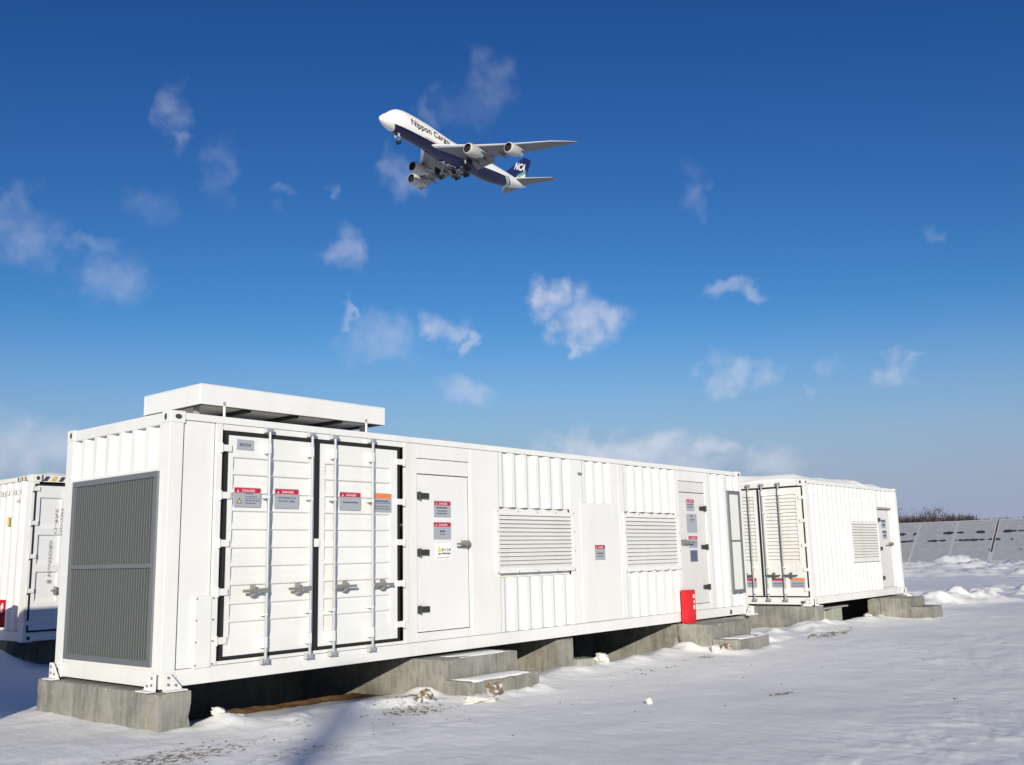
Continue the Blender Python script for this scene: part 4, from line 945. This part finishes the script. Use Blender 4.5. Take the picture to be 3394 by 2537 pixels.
def fus():
    st = [(0, .12, -.9), (.5, .75, -.82), (1.2, 1.25, -.72), (2.5, 1.9, -.55), (4, 2.4, -.38), (6, 2.85, -.2), (8.5, 3.15, -.05), (11, 3.25, 0), (16, 3.25, 0), (22, 3.25, 0), (30, 3.25, 0), (40, 3.25, 0), (48, 3.25, 0), (53, 3.1, .12), (58, 2.7, .45), (63, 2.05, .95), (67, 1.4, 1.45), (70, .85, 1.85), (71.6, .35, 2.05)]
    hump = [(0, 0), (2.5, .25), (4, .95), (5.5, 1.45), (7, 1.7), (9, 1.78), (14, 1.78), (20, 1.55), (24, 1.0), (28, .35), (31, 0), (80, 0)]
    ss = sorted(set([a[0] for a in st]+[.2, .8, 1.8, 3.2, 5, 7, 9.5, 14, 19, 25, 28, 35, 44, 50.5, 55.5, 60.5, 65, 68.5]))
    N = 40; v = []; f = []
    for s in ss:
        r = np.interp(s, [a[0] for a in st], [a[1] for a in st]); zc = np.interp(s, [a[0] for a in st], [a[2] for a in st]); hm = np.interp(s, [a[0] for a in hump], [a[1] for a in hump])
        for i in range(N):
            th = 2*math.pi*i/N; y = r*math.sin(th); z = r*math.cos(th)
            if z > 0: y *= 1-.14*hm*(z/r)**1.5/1.8*1.3; z = z*(1+hm/r)
            v.append((s-35, y, z+zc))
    for k in range(len(ss)-1):
        for i in range(N): j = (i+1) % N; f.append((k*N+i, k*N+j, (k+1)*N+j, (k+1)*N+i))
    f.append(tuple(range(N-1, -1, -1))); f.append(tuple(range((len(ss)-1)*N, len(ss)*N)))
    m = MB(); m.add(v, f); b = m.build('fuselage', LIV, PL, smooth=True)
    # wing-body fairing
    m = MB(); sec = [(21, .4, -2.6), (24, 3.0, -3.1), (30, 3.75, -3.45), (38, 3.7, -3.4), (43, 2.6, -3.1), (46, .5, -2.7)]
    v = []; f = []
    for s, w, zz in sec:
        for i in range(14): th = math.pi*i/13; v.append((s-35, w*math.cos(th), -1.9+(zz+1.5)*math.sin(th)))
    for k in range(len(sec)-1):
        for i in range(13): f.append((k*14+i, k*14+i+1, (k+1)*14+i+1, (k+1)*14+i))
    m.add(v, f); m.build('wing_fairing', NAVY, PL, smooth=True, recalc=False)
    w = MB()
    for sgn in (-1, 1):
        for (s, y, z) in ((3.9, 1.0, 1.75), (4.15, 1.45, 1.6)):
            w.add([(s-35-.3, sgn*(y-.25), z+.12), (s-35+.15, sgn*(y+.2), z+.05), (s-35+.1, sgn*(y+.15), z+.55), (s-35+.15, sgn*(y-.2), z+.6)], [(0, 1, 2, 3)])
    w.build('cockpit_window', ENGD, b, recalc=False)
    return b
FUS = fus()
def airfoil(le, chord, y, z, tk_, vert=False):
    pts = []
    for x, tt in ((0, 0), (.02, .35), (.08, .7), (.25, 1), (.5, .85), (.75, .45), (1, .03), (.75, -.25), (.5, -.5), (.25, -.6), (.08, -.45), (.02, -.25)):
        h = tt*tk_*chord*.5
        pts.append((le+x*chord-35, y, z+h) if not vert else (le+x*chord-35, y+h, z))
    return pts
def surf(name, secs, m, tk_=.11, vert=False, parent=PL, lead=None):
    g = MB(); n = 12; v = []
    for (le, ch, y, z) in secs:
        if vert:
            pts = []
            for x, tt in ((0, 0), (.04, .5), (.25, 1), (.6, .7), (1, .05)): pts.append((le+x*ch-35, y+tt*tk_*ch*.5, z))
            for x, tt in ((.6, .7), (.25, 1), (.04, .5)): pts.append((le+x*ch-35, y-tt*tk_*ch*.5, z))
            v.append(pts)
        else: v.append(airfoil(le, ch, y, z, tk_))
    n = len(v[0]); vs = [p for s in v for p in s]; fs = []; mi = []
    for k in range(len(v)-1):
        for i in range(n):
            j = (i+1) % n; fs.append((k*n+i, k*n+j, (k+1)*n+j, (k+1)*n+i)); mi.append(1 if (lead and (i in (0, 1, n-1, n-2))) else 0)
    fs.append(tuple(range(n-1, -1, -1))); mi.append(0); fs.append(tuple(range((len(v)-1)*n, len(v)*n))); mi.append(0)
    o = len(g.v); g.v += vs; g.f += fs; g.mi += mi
    return g.build(name, [m, lead or m], parent)
for s in (-1, 1):   # -1 port, +1 starboard
    wg = surf('wing', [(20.5, 18.5, s*2.2, -2.3), (30.2, 10.6, s*11.7, -1.2), (38.3, 7.6, s*20.8, .0), (46.0, 4.9, s*29.3, 1.5), (51.5, 2.2, s*33.0, 2.5), (54.0, .7, s*34.2, 2.9)], WINGM, .105, lead=LEM)
    surf('tailplane', [(62.5, 8.0, s*.8, 1.9), (72.2, 2.7, s*11.1, 3.1)], WINGM, .09, lead=LEM)
    for (se, ye, ze, wx, wz) in ((26.6, 11.7, -3.6, 31.5, -1.4), (35.4, 20.8, -2.4, 39.6, -.1)):
        yy = s*ye; N = 24
        prof = [(.0, 1.45), (.0, 1.62), (.25, 1.78), (1.2, 1.92), (2.6, 1.90), (4.2, 1.66), (5.0, 1.45)]
        g = MB(); v = []; f = []
        for (x, r) in prof:
            for i in range(N): th = 6.28318*i/N; v.append((se+x-35, yy+r*math.cos(th), ze+r*math.sin(th)))
        for k in range(len(prof)-1):
            for i in range(N): j = (i+1) % N; f.append((k*N+i, k*N+j, (k+1)*N+j, (k+1)*N+i))
        g.add(v, f); en = g.build('engine', NAC, PL, smooth=True)
        g = MB(); g.cyl((se+.9-35, yy, ze), (se+.95-35, yy, ze), 1.5, 24); v = []; f = []
        for (x, r) in ((.0, 1.45), (.9, 1.42)):
            for i in range(N): th = 6.28318*i/N; v.append((se+x-35, yy+r*math.cos(th), ze+r*math.sin(th)))
        for i in range(N): j = (i+1) % N; f.append((i, j, N+j, N+i))
        g.add(v, f); g.cyl((se+.15-35, yy, ze), (se+.9-35, yy, ze), .05, 12, 0, .45); g.build('intake', ENGD, en)
        g = MB(); g.cyl((se+4.6-35, yy, ze), (se+7.2-35, yy, ze), 1.12, 20, 0, .55); g.cyl((se+7.0-35, yy, ze), (se+7.9-35, yy, ze), .38, 14, 0, .06); g.build('exhaust_nozzle', STRUT, en, smooth=False)
        g = MB(); g.prism([(se+1.2-35, yy-.22, ze+1.85), (se+5.0-35, yy-.22, ze+1.3), (wx+4.6-35, yy-.22, wz-.35), (wx+.2-35, yy-.22, wz+.1)], (0, .44, 0)); g.build('pylon', NAC, en)
    for (yc, xc, l) in ((5.5, 35.5, 6), (8.5, 36.5, 5.5), (14.5, 38.5, 5), (18.5, 41.5, 4.5)):   # flap track fairings
        g = MB(); zz = np.interp(yc, [2.2, 11.7, 20.8, 29.3], [-2.3, -1.2, 0, 1.5])-.55; g.cyl((xc-35, s*yc, zz), (xc+l*.5-35, s*yc, zz-.15), .12, 10, 0, .42); g.cyl((xc+l*.5-35, s*yc, zz-.15), (xc+l-35, s*yc, zz-.5), .42, 10, 0, .08); g.build('flap_fairing', WINGM, wg)
    g = MB(); g.prism([(37.8-35, s*3.6, -2.2), (38.8-35, s*11.2, -1.45), (41.6-35, s*11.0, -2.4), (41.4-35, s*3.6, -3.5)], (.1, 0, .18)); g.build('flap', WINGM, wg)
fin = surf('tail_fin', [(57.5, 13.0, 0, 2.2), (60.8, 10.4, 0, 4.0), (70.2, 4.6, 0, 12.4), (71.2, 3.5, 0, 12.9)], NAVY, .09, vert=True)
def tail_text():
    g = MB(); vs, fs = font_mesh('NCA', 3.9, .16)
    x0 = min(v[0] for v in vs); x1 = max(v[0] for v in vs)
    for s in (-1, 1):
        out = []
        for v in vs:
            tx = (v[0]-x0)/(x1-x0)*6.0; ty = v[1]
            X = (64.3+tx*.98+ty*.50) if s < 0 else (71.2-tx*.98+ty*.5); Z = 6.0+ty*1.05+(tx*.20 if s < 0 else (6-tx)*.2)
            out.append((X-35, s*.62, Z))
        g.nxt().add(out, fs)
    g.build('tail_lettering', LWHITE, fin, recalc=False)
    g = MB()
    for s in (-1, 1):   # white and green bands at the fin's trailing foot
        for (a, b, mi, dd) in ((0, 2.6, 0, .60), (2.9, 3.3, 1, .60), (3.6, 4.0, 2, .60)):
            q = [(64.6+a*.9, 2.7+a*.30), (64.6+b*.9, 2.7+b*.3), (70.8+b*.1, 5.2+b*.75), (70.6+a*.1, 5.2+a*.75)]
            if mi == 0: q = [(64.6, 2.6), (70.6, 2.9), (71.0, 7.1), (66.5, 4.0)]
            elif mi == 1: q = [(65.6, 4.0), (66.2, 4.0), (71.2, 7.5), (71.3, 8.1)]
            else: q = [(66.3, 3.6), (66.9, 3.6), (71.1, 6.6), (71.15, 7.1)]
            g.add([(x-35, s*(dd+.01*mi), z) for x, z in q], [(0, 1, 2, 3)], mi)
    g.build('tail_band', [LWHITE, LGREEN, LGREEN], fin, recalc=False)
tail_text()
def side_text():
    g = MB(); vs, fs = font_mesh('Nippon Cargo', 2.1, .05)
    # finer pieces so that the letters hug the curved skin
    bm = bmesh.new(); bv = [bm.verts.new(v) for v in vs]
    for f in fs:
        try: bm.faces.new([bv[i] for i in f])
        except ValueError: pass
    bmesh.ops.triangulate(bm, faces=bm.faces[:]); bmesh.ops.subdivide_edges(bm, edges=[e for e in bm.edges if e.calc_length() > .5], cuts=1, use_grid_fill=True)
    bm.verts.index_update(); vs = [tuple(v.co) for v in bm.verts]; fs = [tuple(v.index for v in f.verts) for f in bm.faces]; bm.free()
    x0 = min(v[0] for v in vs); x1 = max(v[0] for v in vs)
    for s in (-1, 1):
        out = []
        for v in vs:
            tx = (v[0]-x0)/(x1-x0); X = 10.3+tx*17.5 if s < 0 else 27.8-tx*17.5
            th = R(88)-(v[1]/3.3); r = 3.29; hm = np.interp(X, [9, 14, 20, 24, 28, 31], [1.78, 1.78, 1.55, 1.0, .35, 0])
            y = r*math.sin(th); z = r*math.cos(th)
            if z > 0: y *= 1-.14*hm*(z/r)**1.5/1.8*1.3; z = z*(1+hm/r)
            out.append((X-35, s*(y+.05), z))
        g.nxt().add(out, fs)
    g.build('side_lettering', INK, FUS, recalc=False)
    g = MB(); vs, fs = font_mesh('NCA', 5.2, .12)
    bm = bmesh.new(); bv = [bm.verts.new(v) for v in vs]
    for f in fs:
        try: bm.faces.new([bv[i] for i in f])
        except ValueError: pass
    bmesh.ops.triangulate(bm, faces=bm.faces[:])
    for _ in range(2): bmesh.ops.subdivide_edges(bm, edges=[e for e in bm.edges if e.calc_length() > .5], cuts=1, use_grid_fill=True)
    bmesh.ops.triangulate(bm, faces=bm.faces[:]); bm.verts.index_update(); vs = [tuple(v.co) for v in bm.verts]; fs = [tuple(v.index for v in f.verts) for f in bm.faces]; bm.free()
    x0 = min(v[0] for v in vs); x1 = max(v[0] for v in vs)
    out = [((28.8+(v[0]-x0)/(x1-x0)*9.4)-35, 3.0-v[1]*.85, 0) for v in vs]
    out = [(a, b, -1.95-2.12*math.sqrt(max(0, 1-(b/3.95)**2))) for a, b, c in out]
    g.add(out, fs); g.build('belly_lettering', mat('belly_letter_grey', (.62, .58, .62), .5), FUS, recalc=False)
side_text()
def wheel(g, x, y, z, r, w): g.cyl((x-35, y-w/2, z), (x-35, y+w/2, z), r, 16)
gn = MB(); gn.cyl((8.6-35, 0, -2.9), (8.4-35, 0, -5.4), .16, 10); gn.cyl((8.6-35, 0, -4.0), (10.0-35, 0, -3.0), .09, 8); ng = gn.build('landing_gear', STRUT, PL)
g = MB(); wheel(g, 8.4, -.5, -5.6, .65, .45); wheel(g.nxt(), 8.4, .5, -5.6, .65, .45); g.build('wheel', TYRE, ng)
g = MB(); g.box(7.3-35, 8.1-35, -.75, -.68, -4.2, -2.9); g.nxt().box(7.3-35, 8.1-35, .68, .75, -4.2, -2.9); g.build('gear_door', NAC, ng)
for (x, y) in ((33.6, -5.5), (33.6, 5.5), (37.0, -1.9), (37.0, 1.9)):
    gn = MB(); gn.cyl((x-35, y*.85, -2.9), (x-35, y, -6.0), .24, 10); gn.cyl((x-1.4-35, y*.8, -6.0), (x+1.5-35, y, -5.6), .12, 8); mg = gn.build('landing_gear', STRUT, PL)
    for dx_ in (-.75, .75):
        for dy in (-.55, .55): g = MB(); wheel(g, x+dx_, y+dy, -6.1-.15*dx_, .66, .48); g.build('wheel', TYRE, mg)
    g = MB(); g.box(x-1.5-35, x+1.2-35, y*1.25-.05, y*1.25+.02, -5.2, -3.0); g.build('gear_door', GRILLD, mg)
